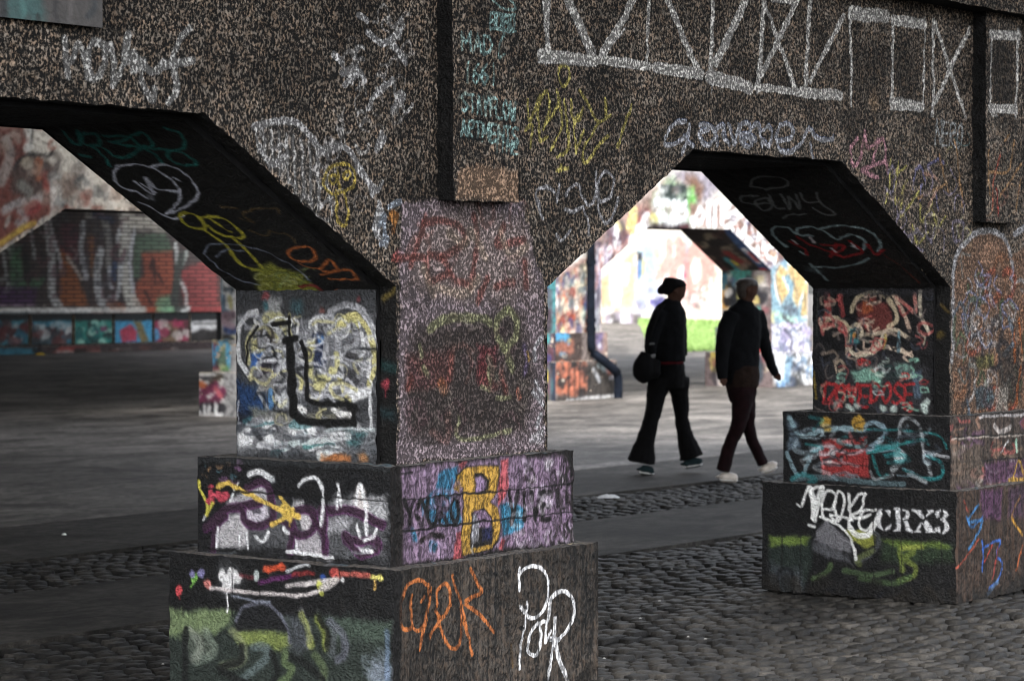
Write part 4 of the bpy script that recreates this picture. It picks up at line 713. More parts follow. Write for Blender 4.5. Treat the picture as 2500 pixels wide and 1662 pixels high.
# sloped and level soffits, back and ends
def soffit(mb, k, x0, xl_top, r):
    ln = math.hypot(r, ZT-ZJ); SH = SF['haunch'+k]
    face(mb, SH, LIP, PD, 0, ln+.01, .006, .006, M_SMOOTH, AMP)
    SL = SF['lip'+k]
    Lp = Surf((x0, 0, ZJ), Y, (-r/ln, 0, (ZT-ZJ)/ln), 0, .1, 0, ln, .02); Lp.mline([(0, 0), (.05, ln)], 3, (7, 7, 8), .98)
    Lp.P  # lip stays near black
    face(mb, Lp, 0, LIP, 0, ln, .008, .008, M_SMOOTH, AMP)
    St = Surf((x0-OFF*.5, LIP, ZJ-.006), (1, 0, 0), (-r/ln, 0, (ZT-ZJ)/ln), 0, 1, 0, ln, .05)
    # small step between lip and inner soffit
    V = [(x0, LIP, ZJ), (x0-OFF, LIP, ZJ-.012), (x0-r-.02, LIP, ZT-.02), (x0-r, LIP, ZT)]; mb.quads(V, [(0, 1, 2, 3)], M_DARKP)
    V = [(xl_top, LIP, ZT), (x0-r, LIP, ZT), (x0-r-.02, LIP, ZT-OFF), (xl_top, LIP, ZT-OFF)]; mb.quads(V, [(0, 1, 2, 3)], M_DARKP)
    T = Surf((0, 0, ZT), X, (0, 1, 0), xl_top, x0-r+.01, 0, .9, .02); T.mline([(xl_top, .4), (x0, .4)], 3, (16, 16, 17), .95)
    face(mb, T, xl_top, x0-r, 0, LIP, .008, .01, M_SMOOTH, AMP)
    T2 = Surf((0, 0, ZT-OFF), X, (0, 1, 0), xl_top, x0-r+.01, 0, .9, .02); T2.mline([(xl_top, .4), (x0, .4)], 3, (16, 16, 17), .95)
    face(mb, T2, xl_top, x0-r-.01, LIP, PD, .02, .01, M_SMOOTH, AMP)
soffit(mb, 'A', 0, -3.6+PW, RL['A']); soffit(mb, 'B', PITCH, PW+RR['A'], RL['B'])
r = RR['A']
mb.quads([(PW, 0, ZJ), (PW, PD, ZJ), (PW+r, PD, ZT-.01), (PW+r, 0, ZT)], [(0, 1, 2, 3)], M_DARKP)
zz = [(-3.6+PW, ZT), (-RL['A'], ZT-.01), (0, ZJ), (PW, ZJ), (PW+r, ZT-.01), (PITCH-RL['B'], ZT-.01), (PITCH, ZJ), (PITCH+PW, ZJ), (PITCH+PW+.5, 1.95)]
V = []; Fq = []
for (a, za), (b, zb) in zip(zz[:-1], zz[1:]):
    i = len(V); V += [(a, PD, za-.02), (b, PD, zb-.02), (b, PD, ZTOP), (a, PD, ZTOP)]; Fq.append((i, i+1, i+2, i+3))
mb.quads(V, Fq, M_DARKP)
for x_ in (0, PITCH): mb.box(x_+.004, x_+.2, .008, PD-.02, ZJ-.03, ZJ+.06, M_DARKP)
wall = mb.build('wall', arc)

for k, x0 in X0.items():
    pb = MB()
    _colgrid(pb, SF['front'], x0, x0+PW, lambda a: Z2-.01+0*a, ZJ, .008, .005, M_ROUGH, AMP)
    face(pb, SF['jamb'+k], LIP, PD, Z2-.01, ZJ-.012, .005, .005, M_SMOOTH, AMP)
    face(pb, SF['lip'+k], 0, LIP, Z2-.01, ZJ, .006, .006, M_SMOOTH, AMP)
    pb.quads([(x0, LIP, Z2-.01), (x0-OFF, LIP, Z2-.01), (x0-OFF, LIP, ZJ-.012), (x0, LIP, ZJ)], [(0, 1, 2, 3)], M_DARKP)
    pb.quads([(x0+PW, 0, Z2-.01), (x0+PW, PD, Z2-.01), (x0+PW, PD, ZJ), (x0+PW, 0, ZJ), (x0-OFF, PD, Z2-.01), (x0-OFF, PD, ZJ-.012)], [(0, 1, 2, 3), (1, 4, 5, 2)], M_DARKP)
    pier = pb.build('pier', arc, (x0+PW/2, PD/2, 0))
    if k == 'A': tag(pier, 'nearer pier, lilac front and silver and white scrawl on its side')
    else: tag(pier, 'farther pier with red scrawl on its side')
    for nm, zt_, zb_, ex, ef, eb, mat_f, mat_l in (('upper_plinth', Z2, Z1, .104, .056, .136, M_BOARDV, M_BLOCK), ('lower_plinth', Z1, 0.0, .179, .13, .222, M_BOARDV, M_BLOCK)):
        b_ = MB(); px = 'up' if nm[0] == 'u' else 'lo'
        face(b_, SF[px+'_front'+k], x0-ex, x0+PW+ex, zb_-.0, zt_, .006, .005, mat_f, AMP)
        face(b_, SF[px+'_left'+k], -ef, PD+eb, zb_-.0, zt_, .006, .005, mat_l, AMP)
        T = Surf((0, 0, zt_), X, Y, x0-ex, x0+PW+ex, -ef, PD+eb, .02)
        T.scrib2 = None
        for _ in range(26): T.mline([(random.uniform(x0-ex, x0+PW+ex), random.uniform(-ef, PD+eb)) for _ in range(2)], random.uniform(.01, .05), random.choice([(90, 90, 94), (30, 30, 34), (130, 120, 100), (60, 80, 90)]), .6)
        face(b_, T, x0-ex, x0+PW+ex, -ef, PD+eb, .02, .012, M_TOP, AMP)
        b_.quads([(x0+PW+ex, -ef, zb_), (x0+PW+ex, PD+eb, zb_), (x0+PW+ex, PD+eb, zt_), (x0+PW+ex, -ef, zt_), (x0-ex, PD+eb, zb_), (x0-ex, PD+eb, zt_)], [(0, 1, 2, 3), (1, 4, 5, 2)], M_BLOCK)
        b_.build(nm, pier, (x0+PW/2, PD/2, zb_))
    # pilaster on the wall above the pier
    q = MB(); a0, a1 = x0+.2547, x0+.684
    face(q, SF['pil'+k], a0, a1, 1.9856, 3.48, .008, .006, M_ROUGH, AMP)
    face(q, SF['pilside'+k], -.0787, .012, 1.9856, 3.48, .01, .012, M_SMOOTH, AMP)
    q.quads([(a0, -.0787, 1.9856), (a1, -.0787, 1.9856), (a1, .01, 1.9856), (a0, .01, 1.9856), (a1, -.0787, 3.5), (a1, .01, 3.5)], [(0, 1, 2, 3), (1, 4, 5, 2)], M_DARKP)
    q.build('pilaster', arc, ((a0+a1)/2, 0, 1.9856))
# projecting cornice at the upper right
CS = Surf((0, -.16, 0), X, Z, 2.5, 6.1, 3.05, 3.5, .01)
q = MB(); face(q, CS, 2.6, 6.06, 3.10, 3.48, .012, .01, M_ROUGH, AMP)
q.quads([(2.6, -.16, 3.10), (6.06, -.16, 3.10), (6.06, -.004, 3.10), (2.6, -.004, 3.10), (2.6, -.16, 3.48), (2.6, -.004, 3.48), (6.06, -.16, 3.48), (6.06, -.004, 3.48)], [(0, 1, 2, 3), (0, 3, 5, 4), (1, 6, 7, 2), (4, 6, 7, 5)], M_DARKP)
q.build('cornice', arc, (4.3, -.1, 3.10))

# painted board at the upper left of the wall
BS = Surf((0, -.03, 0), X, Z, -2.7, -1.5, 2.45, 3.3, .005); BS.k = 1
BS.mline([(-2.8, 2.9), (-1.4, 2.9)], 1.2, (62, 58, 56), .97, .1)
BS.P([(20, -150), (220, -150), (240, 120), (40, 110)], (44, 84, 82), .75, 30); BS.P([(0, -150), (30, -150), (40, 110), (0, 105)], (24, 26, 28), .8, 12)
for st, c in (([(320, -80), (300, 60), (320, 130)], (30, 28, 28)), ([(500, -40), (520, 40), (480, 90)], (34, 40, 44)), ([(400, -60), (380, 100)], (90, 86, 84)), ([(120, -40), (130, 80)], (70, 110, 106)), ([(205, 90), (206, 104)], (10, 10, 10))): BS.L(st, 16, c, .6, .9)
M_BOARD = painted('weathered_board_paint', (.05, .048, .045), (.12, .11, .1), 30, .3, .7, .001, .75, rgh=.6, stain=.3, prgh=.5)
q = MB(); face(q, BS, -2.68, -1.573, 2.51, 3.25, .01, .01, M_BOARD, 0)
q.box(-2.68, -1.573, -.028, -.004, 2.512, 3.25, M_DARKP, 'f')
o = q.build('painted_board', None, (-2.12, -.016, 2.51)); tag(o, 'flat grey and teal streaked board fixed high on the near wall', 'board')

# ------------------------------------------------------------------ second arcade
Y2, D2, W2, J2, T2_, R2 = 15.55, .95, 1.15, 1.90, 2.545, 1.25
XS2 = [10.6, 16.6, 22.6, 28.6, 34.6]
far2 = empty('viaduct_arcade', (22.6, 16, 0), 'second parallel arcade across the yard, seen through both openings, bright with graffiti at right', 'viaduct', 'concrete arcades')
S2 = Surf((0, Y2, 0), X, Z, 8.5, 32, 0, 4.3, .018)
SP = Surf((0, Y2-.12, 0), X, Z, 8.5, 32, 0, 1.1, .018)
S = S2; S.mline([(21.2, 2), (32, 2)], 5, (206, 200, 192), .9, .1)
S.k = 17     # dim left part
S.P([(-50, 40), (270, 60), (250, 380), (480, 470), (520, 900), (300, 1000), (-100, 1300)], (96, 50, 40), .85, 20)
S.P([(270, 110), (420, 120), (800, 480), (1240, 860), (560, 800), (480, 480), (280, 340)], (176, 168, 154), .85, 20)
S.P([(100, 480), (300, 370), (450, 420), (480, 700), (280, 780), (120, 720)], (60, 50, 44), .8, 16); S.P([(560, 580), (700, 540), (760, 700), (620, 790), (550, 760)], (90, 72, 62), .8, 18)
for st, wd, c in (([(245, 90), (270, 240), (250, 300)], 26, (190, 186, 176)), ([(60, 250), (90, 350), (60, 480), (10, 600)], 34, (140, 130, 122)), ([(500, 580), (510, 760), (510, 900)], 40, (196, 190, 180)), ([(800, 540), (810, 700), (780, 830)], 44, (176, 168, 156)), ([(1000, 700), (1000, 860)], 30, (186, 178, 166)),
                  ([(40, 870), (150, 810), (280, 790), (370, 760)], 22, (150, 144, 140)), ([(180, 880), (240, 920), (200, 1000), (160, 980)], 18, (140, 130, 126)), ([(130, 500), (170, 420), (300, 360), (440, 380), (480, 330)], 8, (26, 22, 20)), ([(200, 440), (250, 410), (290, 440), (240, 470)], 14, (150, 140, 120)),
                  ([(350, 440), (340, 520), (360, 560)], 26, (140, 76, 46)), ([(200, 640), (260, 700)], 30, (110, 108, 100)), ([(400, 540), (430, 680)], 20, (130, 60, 50)), ([(260, 870), (330, 830)], 30, (120, 44, 40)), ([(80, 930), (60, 1010)], 12, (170, 160, 150)), ([(760, 560), (700, 600)], 7, (24, 20, 20)), ([(290, 130), (280, 330)], 5, (30, 26, 24)), ([(940, 740), (1010, 735)], 12, (190, 190, 180))):
    S.L(st, wd, c, .85, .5)
S.L([(0, 1180), (200, 1040), (310, 990)], 14, (170, 140, 60), .9)
S.scrib((-50, 60, 1200, 1000), 60, [(110, 60, 48), (150, 140, 128), (60, 50, 46), (130, 110, 96), (90, 90, 86)], 8, 26, 40, .1, .6, .6)
S.k = 13     # bright right part
S.P([(700, 900), (1250, 430), (1640, 160), (1900, 180), (1900, 760), (1400, 790), (1000, 1280), (600, 1300)], (150, 122, 112), .85, 30)
S.P([(1380, 480), (1640, 180), (1980, 320), (1960, 560), (1880, 760), (1480, 750)], (134, 168, 132), .92, 30)
S.P([(1640, 130), (1780, 60), (2200, 100), (2300, 300), (2100, 480), (1960, 400), (1800, 240)], (140, 134, 146), .9, 30); S.P([(1860, 150), (1960, 150), (2080, 300), (2040, 460), (1950, 380), (1850, 230)], (112, 82, 64), .9, 22)
S.P([(1890, 300), (1950, 320), (1970, 420), (1960, 600), (1890, 620)], (110, 180, 86), .9, 18); S.P([(1190, 640), (1380, 520), (1400, 640), (1280, 760), (1200, 900)], (126, 70, 66), .8, 20)
S.text('NEROM', 1550, 310, 300, 140, 18, (40, 50, 48), .95, 0, 0); S.text('STAM', 1450, 490, 420, 250, 24, (228, 236, 236), .92, 0, 8)
for st, wd, c in (([(1340, 680), (1380, 700), (1380, 780), (1320, 860), (1300, 800), (1340, 680)], 24, WHITE), ([(1250, 820), (1190, 880), (1170, 990)], 24, WHITE), ([(1130, 870), (1080, 1050)], 24, WHITE), ([(1190, 640), (1150, 800)], 40, (214, 196, 130)), ([(1030, 760), (1090, 940)], 20, (96, 88, 84)), ([(960, 760), (1040, 900)], 22, (190, 180, 130)),
                  ([(740, 1060), (790, 1200)], 26, WHITE), ([(850, 900), (960, 840), (950, 1000)], 26, WHITE), ([(1020, 960), (1030, 1140)], 26, (220, 220, 226)), ([(760, 1260), (750, 1500)], 22, WHITE), ([(880, 1060), (860, 1240)], 30, (180, 170, 190)), ([(940, 1080), (950, 1200)], 20, WHITE), ([(1430, 700), (1460, 740)], 30, (206, 200, 120))):
    S.L(st, wd, c, .92, .3)
S.scrib((700, 850, 1150, 1560), 60, [(228, 228, 232), (80, 60, 70), (120, 96, 120), (110, 100, 100), (150, 100, 90)], 8, 16, 41, .2, .8, .3, .4)
S.scrib((1200, 150, 1950, 800), 40, [(170, 190, 166), (110, 90, 80), (226, 228, 226), (140, 134, 140)], 8, 18, 42, .12, .55, .5)
S.P([(1420, 780), (1900, 770), (1900, 860), (1400, 850)], (30, 20, 24), .9, 14); S.P([(1780, 790), (1880, 780), (1880, 850), (1780, 850)], (80, 30, 36), .8, 10)
S.k = 14
S.P([(300, 10), (740, 0), (1120, 420), (980, 580), (640, 200), (300, 170)], (128, 100, 90), .92, 14)
for st, wd in (([(370, 40), (340, 100), (370, 150), (400, 90), (385, 30)], 17), ([(440, 10), (440, 150)], 22), ([(495, 0), (495, 165)], 20), ([(555, 20), (555, 150)], 20), ([(550, 30), (620, 10)], 18), ([(560, 90), (640, 80), (720, 20)], 20), ([(590, 190), (650, 140), (730, 60)], 18), ([(310, 120), (320, 160)], 22),
                ([(680, 180), (700, 240), (740, 200)], 14), ([(760, 130), (750, 260), (800, 300)], 16), ([(800, 200), (830, 290), (880, 240)], 14), ([(860, 230), (850, 400)], 16), ([(900, 300), (890, 450)], 16), ([(960, 340), (920, 400), (960, 450), (990, 390), (960, 340)], 14), ([(1010, 380), (980, 520)], 18), ([(640, 210), (960, 540)], 16)):
    S.L(st, wd, (232, 233, 233), .95, .25)
S.scrib((640, 60, 1060, 540), 50, [(232, 232, 232), (150, 100, 90), (70, 60, 96), (100, 90, 100), (170, 140, 116)], 5, 10, 43, .13, .8, .25)
S.P([(930, 560), (1100, 430), (1320, 640), (1320, 960), (1000, 1000), (920, 800)], (120, 152, 166), .95, 10)
for pl in ([(1035, 500), (1000, 600), (1010, 700), (1050, 830), (1110, 720), (1060, 610), (1110, 560)], [(1100, 500), (1180, 490), (1260, 560), (1240, 700), (1180, 860), (1140, 760), (1160, 660), (1110, 580)], [(1240, 650), (1290, 640), (1285, 930), (1210, 920)]):
    S.P([((a-1130)*1.13+1130, (b-700)*1.08+700) for a, b in pl], (230, 234, 236), .95, 6); S.P(pl, (190, 164, 112), .95, 6)
for st, wd, c in (([(1030, 500), (1000, 600), (1050, 830)], 6, (90, 90, 90)), ([(1060, 600), (1110, 700)], 7, WHITE), ([(1150, 600), (1180, 780)], 5, (120, 110, 100)), ([(1245, 760), (1250, 860)], 5, (100, 96, 90)), ([(1000, 900), (1080, 940), (1170, 960)], 16, (170, 206, 190)), ([(1060, 930), (1120, 980), (1170, 1000)], 9, (60, 60, 66)),
                  ([(1100, 1040), (1160, 1100), (1160, 1200)], 10, (90, 90, 110)), ([(1190, 1020), (1170, 1180)], 9, (120, 120, 140)), ([(945, 790), (940, 860)], 28, (40, 44, 50)), ([(935, 730), (940, 740)], 12, (40, 40, 60)), ([(950, 985), (970, 990)], 14, (60, 60, 120)), ([(930, 630), (950, 700)], 22, (110, 170, 190))):
    S.L(st, wd, c, .9, .3)
S.scrib((1070, 820, 1170, 960), 16, [(60, 66, 80), (90, 100, 110)], 4, 6, 44, .5, .85, .2, .4)
S.P([(980, 990), (1310, 980), (1310, 1240), (1000, 1250)], (160, 160, 180), .85, 10); S.P([(930, 880), (990, 900), (990, 990), (930, 980)], (190, 186, 130), .7, 10)
S.scrib((1010, 980, 1310, 1240), 24, [(226, 228, 232), (130, 130, 160), (160, 150, 180), (110, 120, 130)], 6, 13, 45, .25, .8, .3, .4)
S.k = 15
S.P([(60, 180), (400, -20), (520, -60), (520, 740), (160, 740), (40, 400)], (150, 120, 110), .9, 12)
for pl, c in (([(190, 130), (280, 90), (330, 200), (330, 360), (230, 300)], (130, 60, 50)), ([(180, 470), (240, 440), (260, 560), (200, 600)], (120, 56, 46)), ([(270, 520), (360, 480), (370, 600), (290, 640)], (160, 66, 40)), ([(330, 80), (390, 60), (390, 300), (340, 220)], (206, 190, 160)), ([(380, 300), (420, 260), (420, 480), (370, 470)], (150, 130, 120))):
    S.P(pl, c, .85, 8)
for st, wd, c in (([(245, 160), (240, 260)], 12, (60, 60, 110)), ([(290, 130), (300, 280), (320, 330)], 16, (50, 46, 90)), ([(320, 240), (300, 300)], 14, (206, 190, 110)), ([(180, 260), (170, 450)], 16, (226, 224, 220)), ([(160, 560), (165, 640)], 12, (226, 224, 220)), ([(210, 640), (220, 700)], 26, (206, 200, 150)), ([(360, 380), (380, 480)], 16, (214, 210, 190)), ([(440, 60), (450, 400)], 26, (90, 90, 80)), ([(470, 300), (470, 480)], 20, (60, 90, 150)), ([(250, 330), (280, 480)], 14, (176, 80, 50)), ([(450, 500), (460, 620)], 20, (80, 120, 130)), ([(590, 60), (600, 260)], 12, (226, 226, 230)), ([(650, 100), (640, 260)], 10, (226, 226, 230)), ([(610, 300), (600, 460)], 20, (110, 50, 50)), ([(680, 290), (650, 470)], 26, (196, 190, 140))):
    S.L(st, wd, c, .88, .35)
S.scrib((170, 60, 500, 730), 70, [(200, 190, 180), (130, 60, 50), (60, 60, 100), (160, 120, 100), (90, 110, 120), (214, 206, 180)], 7, 15, 46, .17, .75, .3, .4)
S.P([(560, -100), (720, -120), (700, 480), (580, 500)], (206, 200, 204), .6, 14); S.scrib((570, -100, 700, 700), 40, [(228, 228, 232), (90, 86, 100), (150, 140, 160), (180, 120, 110)], 5, 11, 47, .3, .8, .3, .3)
S.P([(580, 500), (720, 500), (720, 730), (590, 730)], (150, 156, 160), .7, 10)
# plinth faces of the second row
S = SP; S.mline([(21, .5), (32, .5)], 3, (110, 100, 96), .85, .1); S.mline([(8, .5), (12.6, .5)], 1.5, (26, 24, 24), .9, .1); S.k = 15
S.P([(160, 740), (480, 735), (480, 1070), (160, 1080)], (56, 44, 40), .85, 10); S.P([(160, 860), (380, 820), (390, 960), (250, 1000), (160, 960)], (166, 104, 84), .8, 12); S.P([(580, 720), (770, 720), (770, 1060), (580, 1060)], (150, 124, 116), .85, 10); S.P([(610, 740), (700, 740), (700, 940), (620, 930)], (96, 90, 140), .7, 14)
S.text('ON', 190, 760, 130, 60, 12, (80, 150, 190), .9); S.L([(180, 770), (240, 760), (330, 790), (340, 850)], 12, (80, 150, 190), .85); S.B(345, 830, 20, (206, 150, 70), .8); S.B(660, 890, 22, (220, 220, 224), .85); S.L([(250, 970), (310, 990)], 10, (110, 150, 176), .8)
S.P([(170, 1090), (850, 1070), (850, 1440), (170, 1480)], (50, 46, 42), .8, 8)
S.text('ULH', 180, 1110, 290, 260, 26, (190, 112, 84), .85, 0, 0); S.scrib((180, 1100, 480, 1400), 26, [(190, 112, 86), (40, 36, 36), (160, 96, 76)], 10, 18, 48, .25, .8, .3)
S.P([(160, 1460), (280, 1440), (270, 1400), (170, 1400)], (60, 56, 54), .7, 8); S.L([(270, 1475), (500, 1450), (850, 1415)], 11, (206, 206, 206), .85); S.L([(550, 1140), (620, 1260)], 12, (200, 204, 210), .8); S.L([(620, 1080), (700, 1130)], 24, (170, 186, 190), .8); S.L([(730, 1230), (820, 1190)], 12, (190, 190, 200), .8)
S.scrib((710, 1060, 850, 1180), 8, [(150, 80, 70), (120, 110, 104)], 8, 14, 49, .4, .7)
for x_ in (290, 350, 400, 500, 560, 620, 740, 790, 820): S.L([(x_, 1080), (x_, 1470)], 5, (18, 17, 16), .75, .3, False)
S.k = 14
S.P([(960, 980), (1320, 980), (1320, 1250), (960, 1250)], (190, 192, 206), .95, 8)
S.scrib((1000, 985, 1310, 1240), 34, [(226, 228, 232), (120, 120, 150), (160, 150, 180), (90, 100, 120)], 6, 13, 145, .25, .85, .3, .4)
S.L([(1100, 1040), (1160, 1100), (1160, 1200)], 10, (90, 90, 110), .9, .3)
S.P([(980, 1240), (1310, 1240), (1310, 1500), (980, 1500)], (200, 204, 206), .9, 10); S.scrib((1000, 1240, 1310, 1490), 34, [(230, 232, 234), (60, 70, 90), (90, 130, 170), (60, 60, 60)], 7, 15, 50, .25, .85, .3, .5)
S.P([(1080, 1260), (1130, 1260), (1110, 1480), (1050, 1480)], (110, 150, 180), .7, 8)

def far_left(x0, seed):
    """painted side of a second-row pier: canvas covers shaft and plinths"""
    s = Surf((x0, 0, 0), Y, Z, Y2-.4, Y2+D2+.4, 0, 4.0, .018); return s
DARK_C = (70, 62, 66)
SJ = {x: far_left(x, i) for i, x in enumerate(XS2)}
S = SJ[16.6]; S.k = 5      # white jamb seen left of the near pier
S.mline([(15, .5), (17, .5)], 5, (140, 140, 142), .9, .1)
S.P([(340, 60), (460, 60), (460, 310), (350, 310)], (214, 216, 220), .95, 6)
for st, wd, c in (([(360, 80), (375, 290)], 10, (110, 140, 160)), ([(390, 150), (440, 140), (430, 170)], 10, (70, 80, 90)), ([(385, 190), (390, 280), (440, 300)], 12, (90, 110, 130)), ([(420, 200), (430, 260)], 14, (176, 170, 120)), ([(370, 320), (440, 310)], 24, (110, 90, 100)), ([(400, 400), (445, 410)], 22, (50, 70, 120)), ([(350, 350), (440, 380)], 18, (150, 130, 140))): S.L(st, wd, c, .9, .3)
S.P([(270, 440), (450, 440), (450, 670), (270, 670)], (200, 196, 150), .95, 6); S.P([(280, 490), (370, 480), (380, 660), (280, 660)], (104, 40, 66), .9, 8); S.P([(360, 540), (450, 500), (450, 640), (360, 630)], (70, 100, 90), .8, 8)
S.L([(330, 500), (335, 620), (370, 520)], 14, (90, 160, 200), .95); S.L([(380, 500), (430, 480), (440, 640)], 12, (90, 160, 200), .95); S.L([(370, 460), (400, 450), (440, 470)], 12, (40, 40, 44), .9); S.P([(390, 640), (450, 630), (450, 670), (390, 670)], (60, 110, 60), .8, 6)
S.P([(185, 680), (450, 680), (450, 960), (185, 960)], (214, 212, 210), .95, 6)
for st, wd, c in (([(190, 720), (260, 700), (340, 710), (440, 700)], 8, (40, 40, 44)), ([(200, 800), (260, 740), (330, 760)], 16, (176, 90, 50)), ([(340, 790), (400, 720), (430, 700)], 16, (60, 50, 40)), ([(200, 900), (260, 830), (330, 800), (400, 760)], 22, (104, 40, 70)), ([(250, 870), (310, 860), (360, 880), (440, 800)], 26, (104, 40, 70)), ([(190, 940), (320, 900), (440, 900)], 26, (40, 40, 46)), ([(330, 890), (330, 940)], 9, WHITE), ([(360, 890), (350, 940)], 9, WHITE), ([(400, 870), (405, 940), (440, 945)], 9, WHITE), ([(280, 900), (300, 930)], 9, WHITE), ([(240, 860), (290, 820)], 8, (220, 200, 210)), ([(400, 780), (430, 820)], 14, (190, 100, 110))):
    S.L(st, wd, c, .92, .3)
S = SJ[22.6]; S.k = 15
S.mline([(15, .5), (17, .5)], 5, (44, 50, 66), .95, .1); S.scrib((40, 240, 160, 1480), 44, [(60, 60, 110), (60, 130, 130), (90, 50, 60), (20, 22, 26), (110, 100, 96), (80, 140, 160)], 12, 24, 60, .5, .8, .3)
for st, wd, c in (([(60, 1110), (110, 1130), (130, 1200), (110, 1290), (60, 1330)], 18, (190, 180, 70)), ([(50, 1180), (60, 1260)], 34, (130, 40, 50)), ([(90, 1320), (110, 1420)], 30, (60, 90, 50))): S.L(st, wd, c, .95, .3)
S = SJ[28.6]; S.k = 14
S.mline([(15, .5), (17, .5)], 5, (96, 84, 84), .95, .1); S.scrib((550, 580, 930, 1480), 90, [(30, 30, 36), (150, 140, 140), (60, 130, 120), (190, 170, 80), (110, 60, 66), (70, 90, 120), (200, 196, 190)], 12, 26, 61, .2, .85, .3)
for st, wd, c in (([(560, 700), (580, 820)], 30, (200, 150, 80)), ([(640, 730), (600, 800), (650, 800)], 26, (30, 30, 36)), ([(570, 600), (560, 680)], 20, (60, 110, 130)), ([(620, 720), (600, 740)], 18, (210, 206, 200)), ([(850, 1180), (870, 1210)], 34, (160, 50, 50)), ([(880, 1290), (890, 1420)], 40, (40, 50, 60)), ([(430, 1250), (440, 1480)], 22, (60, 50, 44)), ([(480, 1010), (490, 1180)], 26, (40, 80, 80)), ([(840, 770), (850, 800), (830, 810)], 10, (206, 190, 120))): S.L(st, wd, c, .92, .3)
SH2 = {}
for x in XS2:
    ln = math.hypot(R2, T2_-J2); SH2[x] = Surf((x, 0, J2), Y, (-R2/ln, 0, (T2_-J2)/ln), Y2-.05, Y2+D2+.05, -.02, ln+.03, .02)
S = SH2[28.6]; S.k = 14; S.mline([(16, -.1), (16, 2)], 4, (40, 34, 34), .95, .1)
S.scrib((260, 230, 920, 620), 70, [(110, 60, 56), (60, 56, 54), (24, 24, 26), (130, 110, 96), (70, 50, 50), (150, 140, 120)], 10, 24, 62, .14, .8, .4)
for st, wd, c in (([(590, 450), (640, 510), (700, 550), (760, 580)], 16, (60, 130, 140)), ([(620, 220), (700, 320), (780, 400), (880, 500), (950, 590)], 30, (50, 80, 130)), ([(740, 370), (860, 480)], 14, (220, 220, 224)), ([(780, 400), (850, 470)], 10, (170, 50, 50)), ([(900, 540), (960, 580)], 24, (160, 50, 60)), ([(640, 470), (690, 500)], 10, (190, 180, 60)), ([(600, 400), (700, 470)], 24, (120, 40, 40)), ([(590, 490), (620, 520)], 20, (20, 22, 20))): S.L(st, wd, c, .9, .3)

mb = MB(); zt = 4.3
xs = XS2
for i, x in enumerate(xs):
    mb_seg = [(x, x+W2, J2, J2)]
    if i < len(xs)-1: mb_seg += [(x+W2, x+W2+R2, J2, T2_), (x+W2+R2, xs[i+1]-R2, T2_, T2_), (xs[i+1]-R2, xs[i+1], T2_, J2)]
    for xa, xb, za, zb in mb_seg:
        if xb <= 31: _colgrid(mb, S2, xa, xb, (lambda a, xa=xa, xb=xb, za=za, zb=zb: za+(zb-za)*(a-xa)/(xb-xa)), zt, .035, .03, M_FAR, .006)
        else: mb.quads([(xa, Y2, za), (xb, Y2, zb), (xb, Y2, zt), (xa, Y2, zt)], [(0, 1, 2, 3)], M_FAR)
        mb.quads([(xa, Y2+D2, za), (xb, Y2+D2, zb), (xb, Y2+D2, zt), (xa, Y2+D2, zt)], [(0, 1, 2, 3)], M_FAR)
        if (xa, xb) != (x, x+W2):
            if za > zb: face(mb, SH2[xb], Y2, Y2+D2, 0, math.hypot(R2, T2_-J2), .03, .03, M_FAR, 0)
            else: mb.quads([(xa, Y2, za), (xb, Y2, zb), (xb, Y2+D2, zb), (xa, Y2+D2, za)], [(0, 1, 2, 3)], M_DARKP if za == zb else M_FAR)
mb.build('wall', far2, (22.6, 16, 2))
for x in xs:
    pb = MB()
    if x < 31: _colgrid(pb, S2, x, x+W2, lambda a: .96+0*a, J2, .035, .03, M_FAR, .006)
    else: pb.quads([(x, Y2, .96), (x+W2, Y2, .96), (x+W2, Y2, J2), (x, Y2, J2)], [(0, 1, 2, 3)], M_FAR)
    face(pb, SJ[x], Y2, Y2+D2, .96, J2, .03, .03, M_FAR, .004)
    pb.quads([(x+W2, Y2, .9), (x+W2, Y2+D2, .9), (x+W2, Y2+D2, J2), (x+W2, Y2, J2), (x, Y2+D2, .9), (x, Y2+D2, J2)], [(0, 1, 2, 3), (1, 4, 5, 2)], M_FAR)
    pier = pb.build('pier', far2, (x+W2/2, Y2+D2/2, 0))
    for nm, za, zb, e in (('upper_plinth', .56, .97, .08), ('lower_plinth', 0, .56, .20 if x > 11 else .13)):
        b_ = MB(); SPl = Surf((0, Y2-e*.7, 0), X, Z, 8.5, 32, 0, 1.1, .018); SPl.C = SP.C
        if x < 31: face(b_, SPl, x-e, x+W2+e, za, zb, .035, .03, M_FAR, .005)
        sj = Surf((x-e, 0, 0), Y, Z, Y2-.4, Y2+D2+.4, 0, 4.0, .018); sj.C = SJ[x].C
        face(b_, sj, Y2-e*.7, Y2+D2+e, za, zb, .03, .03, M_FAR, .005)
        b_.box(x-e+.004, x+W2+e, Y2-e*.7+.004, Y2+D2+e, za, zb, M_FAR, 'b' if x < 31 else 'b')
        b_.build(nm, pier, (x+W2/2, Y2+D2/2, za))

